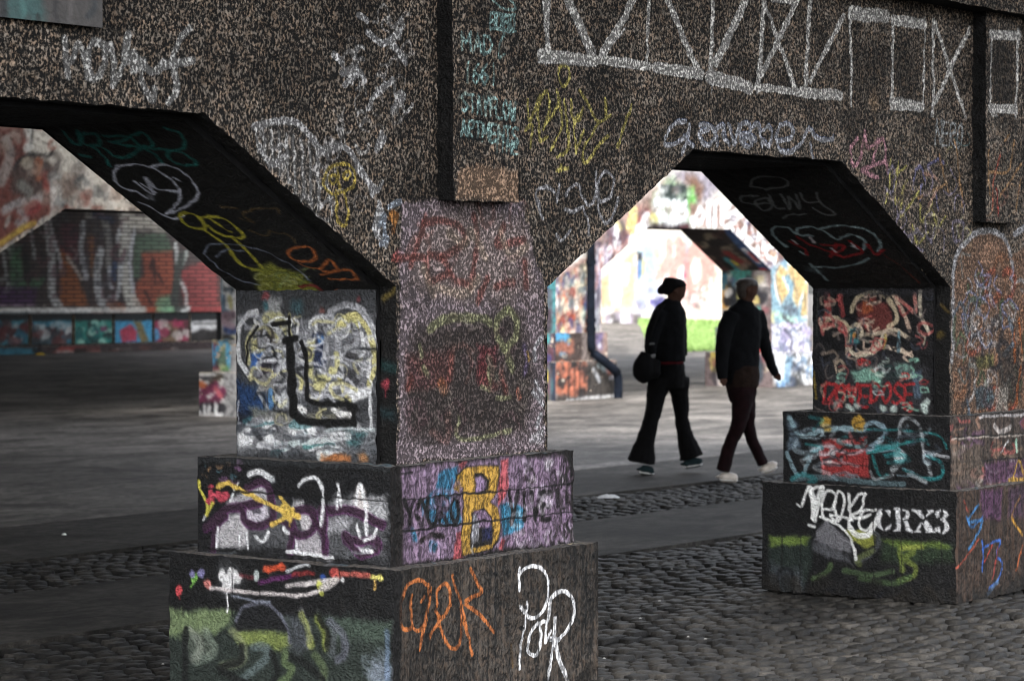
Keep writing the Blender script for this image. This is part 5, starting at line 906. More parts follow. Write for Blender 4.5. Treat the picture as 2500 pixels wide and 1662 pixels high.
# drainpipe on the second arcade
def tube(mb, pts, rad, mat, n=10):
    pts = np.array(pts, float); rad = np.broadcast_to(rad, (len(pts),)); rings = []
    for i, p in enumerate(pts):
        t = pts[min(i+1, len(pts)-1)]-pts[max(i-1, 0)]; t /= np.linalg.norm(t)+1e-9
        a = np.cross(t, (0, 0, 1) if abs(t[2]) < .9 else (0, 1, 0)); a /= np.linalg.norm(a); b = np.cross(t, a)
        th = np.linspace(0, 2*np.pi, n+1); rings.append(p+rad[i]*(np.cos(th)[:, None]*a+np.sin(th)[:, None]*b))
    mb.grid(np.array(rings), np.array([.3, .3, .3, 0.]), mat)
M_PIPE = plain('dark_cast_iron', (.006, .009, .016), .92, .6, 5)
M_PIPEB = plain('blue_painted_iron', (.05, .11, .24), .5, .6, 5)
q = MB(); yp = Y2-.08
tube(q, [(23.37, yp, 3.6), (23.37, yp, 1.0)], .062, M_PIPE); q.build('upper_pipe', far2, (23.37, yp, 1.0), True)
q = MB(); yq = Y2-.28
tube(q, catmull([(23.37, yp, 1.05), (23.37, yp-.02, .72), (23.45, yq+.06, .58), (23.62, yq, .45), (23.74, yq, .38), (23.78, yq, .25), (23.78, yq, .0)], 5), .068, M_PIPE)
q.build('pipe_offset_bend', far2, (23.6, yq, 0), True)
for z_ in (1.15, 2.0, 1.02):
    q = MB(); tube(q, [(23.37, yp, z_-.03), (23.37, yp, z_+.03)], .078, M_PIPE); q.build('pipe_collar', far2, (23.37, yp, z_), True)

# ------------------------------------------------------------------ brick wall at the back left
YB = 41.6
SB = Surf((0, YB, 0), X, Z, 30, 50, 0, 5.0, .03); S = SB; S.k = 4
S.mline([(29, 2.6), (51, 2.6)], 3, (64, 58, 58), .9, .1)
S.P([(1130, 430), (1390, 320), (1400, 700), (1190, 690)], (152, 62, 62), .92, 10)
S.P([(900, 300), (1100, 290), (1120, 520), (1060, 600), (980, 690), (860, 690), (840, 540), (920, 440)], (164, 78, 52), .92, 10); S.P([(860, 200), (1060, 180), (1100, 290), (900, 300), (890, 470), (850, 460)], (84, 108, 84), .9, 10)
S.P([(380, 280), (440, 300), (560, 640), (380, 650)], (160, 86, 40), .9, 10); S.P([(560, 200), (600, 200), (600, 470), (570, 440)], (150, 90, 46), .85, 8); S.P([(380, 120), (510, 120), (500, 280), (400, 280)], (104, 50, 66), .8, 12); S.P([(360, 250), (500, 250), (500, 380), (400, 300)], (110, 40, 50), .8, 10)
S.P([(70, 250), (140, 260), (140, 480), (280, 470), (260, 530), (60, 530)], (90, 140, 100), .85, 10); S.P([(-60, 530), (240, 530), (220, 640), (-60, 640)], (86, 48, 100), .85, 10); S.P([(970, 680), (1010, 590), (1080, 580), (1090, 690)], (126, 170, 130), .85, 8)
for st, wd, c in (([(800, 90), (800, 400), (830, 580), (880, 690)], 40, (206, 202, 190)), ([(860, 140), (830, 360), (850, 560)], 12, (200, 200, 204)), ([(300, 100), (330, 350), (330, 560), (380, 650)], 24, (206, 206, 206)), ([(310, 100), (380, 340), (390, 400)], 12, (196, 196, 200)), ([(530, 120), (520, 300), (550, 460)], 16, (200, 200, 204)), ([(640, 300), (620, 440), (640, 600), (700, 680)], 26, (206, 206, 206)),
                  ([(560, 60), (650, 70), (690, 200), (690, 380)], 22, (150, 146, 140)), ([(770, 370), (760, 520), (740, 590), (690, 600)], 14, (206, 206, 208)), ([(700, 400), (700, 500), (720, 530)], 10, (200, 200, 206)), ([(730, 380), (725, 470)], 18, (60, 80, 120)), ([(1120, 250), (1130, 380)], 12, (206, 210, 206)), ([(1190, 310), (1160, 390)], 12, (196, 206, 200)), ([(1150, 480), (1185, 560), (1180, 660), (1120, 680)], 11, (212, 214, 210)), ([(1110, 560), (1120, 600)], 10, (206, 206, 206)),
                  ([(1160, 330), (1130, 460), (1110, 660)], 26, (66, 72, 66)), ([(150, 260), (180, 480)], 22, (40, 44, 40)), ([(20, 300), (50, 520)], 9, (190, 196, 196)), ([(50, 270), (60, 300)], 9, (190, 196, 190)), ([(200, 180), (220, 340)], 10, (180, 184, 184)), ([(430, 330), (520, 470)], 10, (196, 180, 170)), ([(760, 160), (750, 230)], 12, (200, 200, 200)), ([(960, 400), (980, 350), (990, 500)], 10, (60, 30, 26)), ([(930, 560), (960, 620)], 10, (60, 30, 26)), ([(1000, 430), (1040, 500)], 8, (60, 30, 26)), ([(700, 640), (760, 650)], 26, (150, 80, 50)), ([(600, 60), (720, 100)], 16, (50, 56, 80))):
    S.L(st, wd, c, .9, .35)
S.P([(760, 60), (980, 70), (1080, 180), (840, 150)], (196, 188, 172), .85, 12); S.P([(-60, 650), (380, 650), (560, 660), (560, 690), (-60, 690)], (226, 224, 220), .85, 8); S.P([(560, 690), (1210, 690), (1210, 730), (560, 730)], (90, 30, 50), .92, 6); S.P([(-60, 690), (560, 690), (560, 735), (-60, 735)], (36, 54, 62), .92, 6)
S.P([(560, 655), (900, 655), (900, 692), (560, 692)], (200, 196, 188), .8, 6)
S.scrib((-40, 80, 840, 680), 40, [(60, 56, 60), (110, 70, 80), (150, 150, 150), (90, 90, 96)], 8, 16, 63, .12, .6, .3, .6)
g_ = SB.C[..., :3].mean(-1, keepdims=True); SB.C[..., :3] = (SB.C[..., :3]*.9+g_*.1)*1.0; g_ = None
m, n, l, b = nmat('brick_masonry')
co = n.new('ShaderNodeNewGeometry').outputs[0]; at = n.new('ShaderNodeVertexColor'); at.layer_name = 'Col'
sp = n.new('ShaderNodeSeparateXYZ'); l.new(co, sp.inputs[0]); cb_ = n.new('ShaderNodeCombineXYZ'); l.new(sp.outputs[0], cb_.inputs[0]); l.new(sp.outputs[2], cb_.inputs[1])
bt = n.new('ShaderNodeTexBrick'); l.new(cb_.outputs[0], bt.inputs[0])
for k_, v_ in (('Scale', 1.0), ('Mortar Size', .02), ('Mortar Smooth', .1), ('Brick Width', .55), ('Row Height', .105)): bt.inputs[k_].default_value = v_
bt.inputs['Color1'].default_value = (.9, .9, .9, 1); bt.inputs['Color2'].default_value = (.6, .6, .6, 1); bt.inputs['Mortar'].default_value = (.1, .1, .1, 1)
base = mixc(n, l, 1.0, (.2, .09, .07), bt.outputs[0], 'MULTIPLY'); pc = mixc(n, l, 1.0, at.outputs[0], bt.outputs[0], 'MULTIPLY')
l.new(mixc(n, l, at.outputs[1], base, pc), b.inputs['Base Color']); b.inputs['Roughness'].default_value = .85
bp = n.new('ShaderNodeBump'); bp.inputs['Distance'].default_value = .02; l.new(bt.outputs[0], bp.inputs['Height']); l.new(bp.outputs[0], b.inputs['Normal'])
M_BRICK = m
bw = empty('brick_wall', (39, YB, 0), 'long red brick back wall painted with big silver and orange letters above teal panels', 'wall')
q = MB(); face(q, SB, 30.2, 46, .97, 4.9, .06, .04, M_BRICK, 0); q.box(30.2, 46, YB+.003, YB+.4, .97, 4.9, M_BRICK, 'f'); q.build('brickwork', bw, (38, YB, .97))
q = MB(); face(q, SB, 30.2, 43.6, .955, 1.12, .06, .03, M_FAR, 0)
LS = Surf((0, YB-.12, 0), X, Z, 30, 50, 0, 5, .03); LS.C = SB.C
q = MB(); face(q, LS, 30.2, 43.3, .99, 1.13, .06, .03, M_FAR, 0); q.box(30.2, 43.3, YB-.117, YB+.01, .99, 1.13, M_FAR, 'f'); q.build('ledge', bw, (37, YB, .99))
# plinth panels
SPn = Surf((0, YB-.08, 0), X, Z, 30, 50, 0, 1.2, .02); S = SPn; S.k = 4
S.mline([(29, .6), (51, .6)], 3, (30, 34, 36), .95, .1)
for a, b_, c in ((-60, 182, (60, 120, 136)), (200, 458, (60, 120, 140)), (478, 716, (50, 130, 120)), (732, 970, (70, 150, 190)), (985, 1205, (150, 56, 80)), (1215, 1390, (214, 214, 214))): S.P([(a, 742), (b_, 738), (b_, 884), (a, 900)], c, .95, 5)
S.scrib((-60, 760, 182, 890), 26, [(90, 44, 46), (176, 176, 176), (40, 90, 110), (70, 36, 36)], 12, 22, 70, .3, .9, .3); S.scrib((205, 770, 455, 890), 30, [(90, 50, 50), (186, 186, 186), (50, 60, 66), (70, 36, 40)], 10, 20, 71, .25, .9, .3)
S.scrib((480, 760, 715, 880), 30, [(150, 196, 180), (30, 44, 46), (110, 60, 90), (30, 90, 90)], 8, 16, 72, .2, .9, .3); S.P([(760, 800), (830, 760), (880, 800), (870, 870), (780, 876)], (170, 60, 80), .95, 6); S.P([(850, 740), (900, 740), (950, 870), (900, 880)], (120, 100, 60), .9, 6)
S.P([(1040, 750), (1110, 750), (1150, 820), (1120, 880), (1040, 870)], (110, 96, 72), .9, 8); S.scrib((1000, 750, 1200, 880), 16, [(190, 180, 176), (60, 50, 44), (150, 50, 80)], 8, 16, 73, .3, .85, .3); S.P([(985, 790), (1010, 790), (1020, 850), (985, 880)], (80, 150, 190), .9, 5)
S.P([(1215, 820), (1300, 790), (1390, 790), (1390, 900), (1215, 900)], (30, 28, 28), .95, 8); S.L([(1230, 760), (1380, 755)], 4, (60, 60, 60), .8)
for i, (a, b_) in enumerate(((-260, -75), (-60, 182), (200, 458), (478, 716), (732, 970), (985, 1205), (1217, 1380))):
    xa = SPn.ab((a, 800))[0][0]; xb = SPn.ab((b_, 800))[0][0]
    q = MB(); face(q, SPn, xa, xb, .22, .96, .05, .03, M_FAR, 0); q.box(xa, xb, YB-.077, YB+.1, .22, .96, M_FAR, 'f'); q.build('plinth_panel', bw, ((xa+xb)/2, YB, .22))
q = MB(); q.box(30.2, 46, YB+.02, YB+.3, 0, .965, M_DARKP); q.build('base', bw, (38, YB+.1, 0))
SK = Surf((0, YB-.35, 0), X, Z, 30, 50, 0, .3, .02); S = SK; S.k = 4; S.mline([(29, .1), (51, .1)], 1, (60, 50, 50), .9, .1); S.P([(-60, 910), (240, 915), (240, 965), (-60, 965)], (50, 110, 130), .9, 6); S.P([(380, 905), (640, 900), (640, 945), (340, 945)], (140, 60, 56), .9, 6); S.scrib((240, 900, 1200, 950), 20, [(150, 140, 136), (90, 60, 56), (30, 28, 28)], 8, 16, 74, .1, .8)
q = MB(); face(q, SK, 30.2, 43.4, 0, .2, .05, .03, M_FAR, .01); q.box(30.2, 43.4, YB-.345, YB, 0, .2, M_FAR, 'fb'); q.build('kerb', bw, (37, YB-.2, 0))

# ------------------------------------------------------------------ far boundary wall (beyond the yard, right)
def depth_pt(px, py, dd):
    d = ray(px, py); return CP+d*dd
p0 = depth_pt(1380, 790, 82); p1 = depth_pt(1900, 790, 74)
u_ = (p1-p0); u_[2] = 0; Lw = np.linalg.norm(u_); u_ /= Lw
FWALL = Surf((p0[0], p0[1], 0), tuple(u_), Z, -1, Lw+1, -.5, 6.5, .045); S = FWALL
S.mline([(-2, 3), (Lw+2, 3)], 8, (204, 195, 184), .95, .1); S.k = 13
PK, BR = (178, 128, 120), (160, 122, 80)
S.P([(700, 1480), (1000, 1300), (1190, 1100), (1200, 2000), (700, 2000)], BR, .7, 20); S.P([(1300, 980), (1440, 1050), (1470, 1300), (1440, 1600), (1330, 1500), (1300, 1200)], (130, 146, 172), .85, 14); S.P([(1440, 1050), (1540, 1080), (1530, 1300), (1470, 1310)], (176, 196, 130), .8, 14)
S.P([(1400, 920), (1560, 930), (1540, 1040), (1410, 1010)], (170, 160, 186), .8, 16); S.P([(1240, 1160), (1290, 1160), (1280, 1520), (1230, 1500)], (50, 90, 140), .95, 6); S.P([(1290, 1200), (1340, 1240), (1320, 1420), (1290, 1500)], (196, 190, 120), .85, 8)
S.P([(1560, 960), (1900, 1000), (2200, 1300), (2200, 1570), (1500, 1560), (1540, 1300)], (232, 230, 228), .9, 14)
for st, wd in (([(1640, 1020), (1640, 1180), (1570, 1340), (1510, 1480)], 34), ([(1760, 1000), (1780, 1180), (1700, 1330), (1680, 1500)], 36), ([(1800, 1010), (1850, 1100), (1800, 1260)], 22), ([(1960, 1080), (1890, 1200), (1870, 1360), (1900, 1540)], 36), ([(2010, 1120), (2080, 1250), (2090, 1450)], 30), ([(2160, 1200), (2200, 1400)], 30)): S.L(st, wd, PK, .9, .3)
S.L([(1860, 1240), (1850, 1440)], 16, (120, 40, 90), .85); S.L([(1870, 960), (1860, 1220)], 12, (120, 140, 150), .85); S.L([(1250, 1130), (1260, 1180)], 20, (20, 22, 26), .95); S.P([(1240, 1010), (1300, 1000), (1290, 1120), (1240, 1120)], (190, 220, 226), .9, 8)
S.k = 14
for st, wd in (([(270, 640), (300, 760), (330, 700), (400, 640)], 24), ([(330, 370), (270, 480), (280, 640)], 26), ([(410, 450), (400, 640)], 26), ([(440, 560), (430, 700)], 20), ([(480, 520), (480, 640)], 18)): S.L(st, wd, PK, .85, .3)
S.scrib((220, 760, 540, 860), 16, [(110, 100, 100), (190, 160, 140), (230, 230, 230)], 8, 16, 80, .2, .6)
S.k = 15
S.P([(720, 30), (1010, 0), (1020, 470), (680, 480)], (200, 172, 136), .85, 14); S.P([(740, 0), (860, 20), (870, 230), (840, 480), (760, 480), (740, 260)], (234, 234, 232), .95, 8); S.P([(770, 240), (820, 230), (820, 300), (790, 320)], (180, 160, 120), .9, 6); S.P([(880, 20), (940, 20), (930, 260), (890, 230)], (234, 232, 230), .95, 8)
S.P([(580, 500), (1500, 500), (1500, 560), (580, 560)], (236, 236, 238), .95, 8); S.P([(560, 465), (1240, 465), (1240, 500), (560, 500)], (160, 160, 180), .7, 10)
S.scrib((700, 560, 1160, 700), 60, [(110, 106, 100), (226, 226, 226), (70, 66, 66), (160, 150, 170)], 14, 26, 81, .12, .8); S.scrib((1040, 220, 1300, 480), 34, [(140, 150, 180), (230, 230, 236), (100, 100, 120), (170, 180, 200)], 12, 22, 82, .2, .7, .3); S.scrib((1180, 380, 1300, 470), 14, [(90, 80, 150), (60, 60, 110)], 8, 16, 83, .3, .8)
S.scrib((1500, 300, 1700, 480), 24, [(90, 80, 76), (230, 230, 230), (190, 140, 140)], 8, 16, 84, .2, .7, .3)
M_BND = painted('boundary_wall_render', (.3, .28, .26), (.7, .66, .6), 6, .3, .62, .01, .8, stain=.25)
fwl = MB(); face(fwl, FWALL, -.8, Lw+.8, .2, 6.3, .12, .09, M_BND, 0)
nx, ny = -u_[1], u_[0]
if np.dot((nx, ny), (FW[0], FW[1])) < 0: nx, ny = -nx, -ny
a_ = FWALL.pt(np.array([-.8, Lw+.8]), np.array([.2, .2])); V = [tuple(a_[0]), tuple(a_[1]), (a_[1][0]+nx*.4, a_[1][1]+ny*.4, .2), (a_[0][0]+nx*.4, a_[0][1]+ny*.4, .2)]
V += [(x, y, 6.3) for x, y, z in V]; fwl.quads(V, [(1, 2, 6, 5), (2, 3, 7, 6), (3, 0, 4, 7), (4, 5, 6, 7)], M_BND)
o = fwl.build('boundary_wall', None, tuple((a_[0]+a_[1])/2*[1, 1, 0])); tag(o, 'pale far wall in full daylight covered with pink and white mural swirls behind the walkers', 'wall')
# ------------------------------------------------------------------ ground
def ground_mat(name, c0, c1, sc=1.2, bump=.004, rgh=.75, spots=True, grain=120, spec=.15):
    m, n, l, b = nmat(name); co = n.new('ShaderNodeNewGeometry').outputs[0]
    f1 = ramp(n, l, noise(n, l, co, sc, 6, .68, (.8, 1.3, 1), .8), .32, .68); f2 = noise(n, l, co, grain, 4, .8); f3 = ramp(n, l, noise(n, l, co, sc*.25, 3, .6), .35, .65, .6, 1.15)
    c = mixc(n, l, f1, c0, c1); c = mixc(n, l, 1.0, c, f3, 'MULTIPLY'); c = mixc(n, l, 1.0, c, ramp(n, l, f2, .3, .7, .5, 1.45), 'MULTIPLY'); c = mixc(n, l, 1.0, c, ramp(n, l, noise(n, l, co, 11, 6, .8), .34, .64, .42, 1.45), 'MULTIPLY')
    if spots: c = mixc(n, l, 1.0, c, ramp(n, l, noise(n, l, co, 2.6, 4, .7, (.4, 1.8, 1)), .34, .44, .4, 1.0), 'MULTIPLY')
    l.new(c, b.inputs['Base Color']); b.inputs['Roughness'].default_value = rgh; b.inputs['Specular IOR Level'].default_value = spec
    bp = n.new('ShaderNodeBump'); bp.inputs['Distance'].default_value = bump; l.new(mth(n, l, 'ADD', f2, mth(n, l, 'MULTIPLY', f1, .5)), bp.inputs['Height']); l.new(bp.outputs[0], b.inputs['Normal']); return m
M_G1 = ground_mat('worn_concrete_paving', (.036, .032, .028), (.19, .175, .158), rgh=.68, spec=.32, bump=.006); M_G2 = ground_mat('dusty_concrete_slab', (.018, .0165, .0145), (.06, .055, .049), 1.6)
M_SAND = plain('joint_grit', (.007, .0065, .006), .95, .5, 20)
q = MB(); q.quads([(-300, -300, -.05), (500, -300, -.05), (500, 500, -.05), (-300, 500, -.05)], [(0, 1, 2, 3)], M_SAND); tag(q.build('ground'), kind='structure')
def slab(name, x0, x1, y0, y1, mat, dx=None):
    """long paving slab whose top ripples by a few millimetres"""
    q = MB(); q.box(x0, x1, y0, y1, -.05, 0, mat, 'b'); return tag(q.build(name, None, (0, (y0+y1)/2, 0)), kind='structure')
# main yard, rising slightly at its far end
xs_ = np.concatenate([np.linspace(-60, 38, 50), np.linspace(40, 95, 40), [140, 300]]); ys_ = np.concatenate([[7.16], np.linspace(8, 70, 60), [110, 300]])
GX, GY = np.meshgrid(xs_, ys_); dep = (GX-CP[0])*FW[0]+(GY-CP[1])*FW[1]; tt = np.clip((dep-62)/14, 0, 1); GZ = .5*tt*tt*(3-2*tt)*np.clip((GX-44)/6, 0, 1)
q = MB(); q.grid(np.stack([GX, GY, GZ], -1), np.array([.3, .3, .3, 0.]), M_G1); q.quads([(-60, 7.16, -.05), (300, 7.16, -.05), (300, 7.16, 0), (-60, 7.16, 0)], [(0, 1, 2, 3)], M_G1); tag(q.build('yard_paving'), kind='structure')
for i, (a, b_) in enumerate(((-40, -9), (-8.985, 4.1), (4.112, 13.6), (13.612, 60))): slab('footway', a, b_, 5.46, 7.135, M_G2)
for i, (a, b_) in enumerate(((-40, -3), (-2.988, 9.9), (9.912, 60))):
    slab('concrete_strip', a, b_, 2.76-.0, 4.2, M_G2)
# granite setts: domed stones laid in rows, one mesh
def setts(name, x0, x1, y0, y1, sx, sy, seed, fy=None):
    r = np.random.default_rng(seed); P = []; nx_ = int((x1-x0)/sx); ny_ = int((y1-y0)/sy); t = np.array([0, .1, .5, .9, 1]); prof = np.array([0, .93, 1, .93, 0]); mb = MB()
    vv = []; ff = []; n0 = 0
    U_, V_ = np.meshgrid(t, t); H_ = np.minimum(prof[None]*1.0, prof[:, None]*1.0); H_ = np.sqrt(H_)
    idx = np.arange(25).reshape(5, 5); fq = np.stack([idx[:-1, :-1], idx[:-1, 1:], idx[1:, 1:], idx[1:, :-1]], -1).reshape(-1, 4)
    for j in range(ny_):
        off = r.uniform(0, sx); wav = .02*math.sin(j*.7)
        for i in range(nx_):
            xa = x0+i*sx+off+r.normal(0, .01); ya = y0+j*sy+.015*math.sin(i*.45+j*.2)+wav*0
            w_, h_ = sx*r.uniform(.7, .96), sy*r.uniform(.74, .95)
            if fy is not None and ya+h_ > fy(xa): continue
            z0 = r.normal(0, .004)+.007*math.sin(xa*2.1+ya*1.7); tl = r.normal(0, .035, 2); ag = r.normal(0, .09)
            X_ = (U_-.5)*w_; Y_ = (V_-.5)*h_; k_ = 1-.12*(1-H_)
            Xr = X_*math.cos(ag)-Y_*math.sin(ag); Yr = X_*math.sin(ag)+Y_*math.cos(ag)
            Zr = -.028+.026*H_+z0+X_*tl[0]*.5+Y_*tl[1]*.5+r.normal(0, .0022, H_.shape)
            vv.append(np.stack([xa+w_/2+Xr, ya+h_/2+Yr, Zr], -1).reshape(-1, 3)); ff.append(fq+n0); n0 += 25
    V = np.vstack(vv); mb.v = [V]; mb.f = [np.vstack(ff)]; mb.c = [np.repeat(np.clip(r.normal(1, .34, (len(V)//25, 1)), .3, 2)*np.array([[1, .97, .93, 1.]]), 25, 0)*np.tile((.18+.82*H_.reshape(-1, 1)**2), (len(V)//25, 4))]; mb.m = [np.full(len(mb.f[0]), mb.mi(M_SETT))]; mb.n = len(V)  # stone sides darkened in the vertex colour: joint dirt plus painted backlit shade
    o = mb.build(name, None, ((x0+x1)/2, (y0+y1)/2, 0), True); tag(o, kind='structure'); return o
m, n, l, b = nmat('granite_sett'); co = n.new('ShaderNodeNewGeometry').outputs[0]
vr = n.new('ShaderNodeTexVoronoi'); vr.inputs['Scale'].default_value = 5.5; l.new(co, vr.inputs[0]); sv = n.new('ShaderNodeSeparateColor'); l.new(vr.outputs['Color'], sv.inputs[0])
c = mixc(n, l, sv.outputs[0], (.009, .0088, .0085), (.036, .034, .031)); c = mixc(n, l, 1.0, c, ramp(n, l, noise(n, l, co, 110, 3, .7), .3, .7, .5, 1.4), 'MULTIPLY'); c = mixc(n, l, 1.0, c, ramp(n, l, noise(n, l, co, 1.1, 4), .35, .65, .6, 1.15), 'MULTIPLY')
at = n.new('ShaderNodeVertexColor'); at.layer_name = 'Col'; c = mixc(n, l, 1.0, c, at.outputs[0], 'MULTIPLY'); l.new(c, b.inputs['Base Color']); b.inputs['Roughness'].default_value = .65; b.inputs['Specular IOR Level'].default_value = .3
bp = n.new('ShaderNodeBump'); bp.inputs['Distance'].default_value = .006; l.new(noise(n, l, co, 70, 4), bp.inputs['Height']); l.new(bp.outputs[0], b.inputs['Normal']); M_SETT = m
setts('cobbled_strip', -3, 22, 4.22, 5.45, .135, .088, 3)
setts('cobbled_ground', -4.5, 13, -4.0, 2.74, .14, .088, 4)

# grass bank at the far right
m, n, l, b = nmat('lawn'); co = n.new('ShaderNodeNewGeometry').outputs[0]
l.new(mixc(n, l, ramp(n, l, noise(n, l, co, 3, 5), .35, .65), (.14, .24, .06), (.26, .38, .13)), b.inputs['Base Color']); b.inputs['Roughness'].default_value = .9; M_GRASS = m
ga = [gz(1590, 862), gz(1780, 858)]; gb = [depth_pt(1560, 800, 78), depth_pt(1860, 783, 73)]
q = MB(); r_ = np.random.default_rng(5); NB = 9000; vv = []; ff = []
for i in range(NB):
    u, v = r_.random(2); a = ga[0]*(1-u)+ga[1]*u; c_ = gb[0]*(1-u)+gb[1]*u; p = a*(1-v)+c_*v
    dd = (p[0]-CP[0])*FW[0]+(p[1]-CP[1])*FW[1]; t_ = min(max((dd-62)/14, 0), 1); z = .5*t_*t_*(3-2*t_)
    h = r_.uniform(.04, .12)+(.1 if v > .9 else 0); th = r_.uniform(0, 3.14); wv = .05; dx_, dy_ = math.cos(th)*wv, math.sin(th)*wv; lx, ly = r_.normal(0, .03, 2)
    i0 = len(vv); vv += [(p[0]-dx_, p[1]-dy_, z-.02), (p[0]+dx_, p[1]+dy_, z-.02), (p[0]+lx+dx_*.2, p[1]+ly+dy_*.2, z+h), (p[0]+lx-dx_*.2, p[1]+ly-dy_*.2, z+h)]; ff.append((i0, i0+1, i0+2, i0+3))
q.quads(vv, ff, M_GRASS)
nu = 14; Pg = np.zeros((nu, nu, 3))
for i in range(nu):
    for j in range(nu):
        u, v = j/(nu-1), i/(nu-1); p = (ga[0]*(1-u)+ga[1]*u)*(1-v)+(gb[0]*(1-u)+gb[1]*u)*v; dd = (p[0]-CP[0])*FW[0]+(p[1]-CP[1])*FW[1]; t_ = min(max((dd-62)/14, 0), 1); Pg[i, j] = (p[0], p[1], .5*t_*t_*(3-2*t_)+.02)
q.grid(Pg, np.array([.3, .3, .3, 0.]), M_GRASS); tag(q.build('grass', None, tuple(ga[0])), kind='stuff')

# ------------------------------------------------------------------ unseen deck overhead, extents shaped to shade the near bays
q = MB(); q.box(-8.0, 12.2, -1.8, 17, 4.31, 4.7, M_DECK)
q.box(-14, 40.0, 17, 45, 4.31, 4.7, M_DECK, 'f')  # second unseen slab, added to shade the brick wall
o = q.build('shade_deck', None, (2, 6, 4.3)); tag(o, 'unseen concrete deck over the arcades, shaped to shade the bays and brick wall', 'shade deck')

# ------------------------------------------------------------------ litter
def crumple(name, px, py, wd, hh, col, label, cat, seed):
    p = gz(px, py); r = np.random.default_rng(seed); n_ = 9; g = np.zeros((n_, n_, 3))
    for i in range(n_):
        for j in range(n_):
            u, v = j/(n_-1)-.5, i/(n_-1)-.5; e = max(0, 1-(abs(u)*2)**3)*max(0, 1-(abs(v)*2)**3)
            g[i, j] = (p[0]+u*wd*RT[0]+v*wd*.8*RT[1]*-1+r.normal(0, wd*.03), p[1]+u*wd*RT[1]+v*wd*.8*RT[0]+r.normal(0, wd*.03), .004+hh*e*r.uniform(.4, 1)+.004)
    q = MB(); q.grid(g, np.array([.3, .3, .3, 0.]), plain(name+'_paper', col, .6, .2, 40)); o = q.build(name, None, (p[0], p[1], 0)); tag(o, label, cat)
crumple('crumpled_paper', 1486, 1216, .17, .028, (.7, .71, .73), 'crumpled white paper lying on the cobbled strip', 'litter', 2)
crumple('plastic_scrap', 98, 867, .22, .06, (.6, .4, .03), 'small yellow scrap lying by the brick wall kerb', 'litter', 3)
crumple('wrapper', 157, 1308, .03, .015, (.7, .75, .72), 'tiny pale wrapper on the concrete footway', 'litter', 6)

for i, (px, py) in enumerate(((1563, 1513), (1680, 1558), (1722, 1563), (1475, 1611), (1640, 1392), (398, 1625), (1610, 1470))):
    p_ = crumple('paper_scrap', px, py, .013, .006, (.3, .3, .29), 'tiny pale scrap among the cobbles', 'litter', 20+i); bpy.context.scene.objects[-1] if False else None
for o_ in COL.objects:
    if o_.name.startswith('paper_scrap'): o_['group'] = 'tiny pale scraps on the cobbles'
# ------------------------------------------------------------------ the two walkers
def ringtube(bm_v, bm_f, pts, ra, rb, ax, n=12):
    """tapering tube; ra across the direction ax, rb along depth"""
    pts = np.array(pts, float); base = len(bm_v)
    for i, p in enumerate(pts):
        t = pts[min(i+1, len(pts)-1)]-pts[max(i-1, 0)]; t /= np.linalg.norm(t)
        a = ax-t*np.dot(ax, t); a /= np.linalg.norm(a); b_ = np.cross(t, a)
        for k in range(n):
            th = 2*math.pi*k/n; bm_v.append(tuple(p+ra[i]*math.cos(th)*a+rb[i]*math.sin(th)*b_))
    for i in range(len(pts)-1):
        for k in range(n):
            bm_f.append((base+i*n+k, base+i*n+(k+1) % n, base+(i+1)*n+(k+1) % n, base+(i+1)*n+k))
    for e, s_ in ((0, 1), (len(pts)-1, -1)):
        bm_f.append(tuple(base+e*n+k for k in (range(n) if s_ < 0 else reversed(range(n)))))
class Fig:
    """one walker: joints given as photograph pixels at the walker's distance, plus a depth offset in metres"""
    def __init__(s, fx, fy, dd):
        s.g = gz(fx, fy); s.dist = float(np.dot(s.g-CP, FW)); s.R = np.array([RT[0], RT[1], 0]); s.R /= np.linalg.norm(s.R); s.D = np.array([FW[0], FW[1], 0]); s.D /= np.linalg.norm(s.D)
        s.fx, s.fy, s.ppm = fx, fy, F/s.dist
    def p(s, px, py, d=0.0):
        return s.g+s.R*((px-s.fx)/s.ppm)+np.array([0, 0, (s.fy-py)/s.ppm])+s.D*d
    def mesh(s, name, tubes, mat, parent, vox=.012, sm=4, disp=0.0):
        vv, ff = [], []
        for pts, ra, rb in tubes:
            P3 = [s.p(*q_) for q_ in pts]
            ringtube(vv, ff, catmull(P3, 3) if len(P3) > 2 else P3, np.interp(np.linspace(0, 1, (len(pts)-1)*3+1 if len(pts) > 2 else 2), np.linspace(0, 1, len(pts)), ra), np.interp(np.linspace(0, 1, (len(pts)-1)*3+1 if len(pts) > 2 else 2), np.linspace(0, 1, len(pts)), rb), s.R)
        base = np.array(wloc(parent)) if parent is not None else s.g
        me = bpy.data.meshes.new(name); me.from_pydata([tuple(np.array(v)-base) for v in vv], [], ff); me.update()
        o = bpy.data.objects.new(name, me); COL.objects.link(o)
        rm = o.modifiers.new('r', 'REMESH'); rm.mode = 'VOXEL'; rm.voxel_size = vox; rm.use_smooth_shade = True
        if sm: sm_ = o.modifiers.new('s', 'SMOOTH'); sm_.iterations = sm; sm_.factor = .5
        if disp:
            tx = bpy.data.textures.new(name, 'CLOUDS'); tx.noise_scale = .09; dm = o.modifiers.new('d', 'DISPLACE'); dm.texture = tx; dm.strength = disp; dm.mid_level = .5
        bpy.context.view_layer.update(); dg = bpy.context.evaluated_depsgraph_get(); m2 = bpy.data.meshes.new_from_object(o.evaluated_get(dg)); o.modifiers.clear(); o.data = m2
        m2.materials.clear(); m2.materials.append(mat)
        for pl in m2.polygons: pl.use_smooth = True
        if parent is not None: o.parent = parent
        else: o.location = tuple(base)
        return o
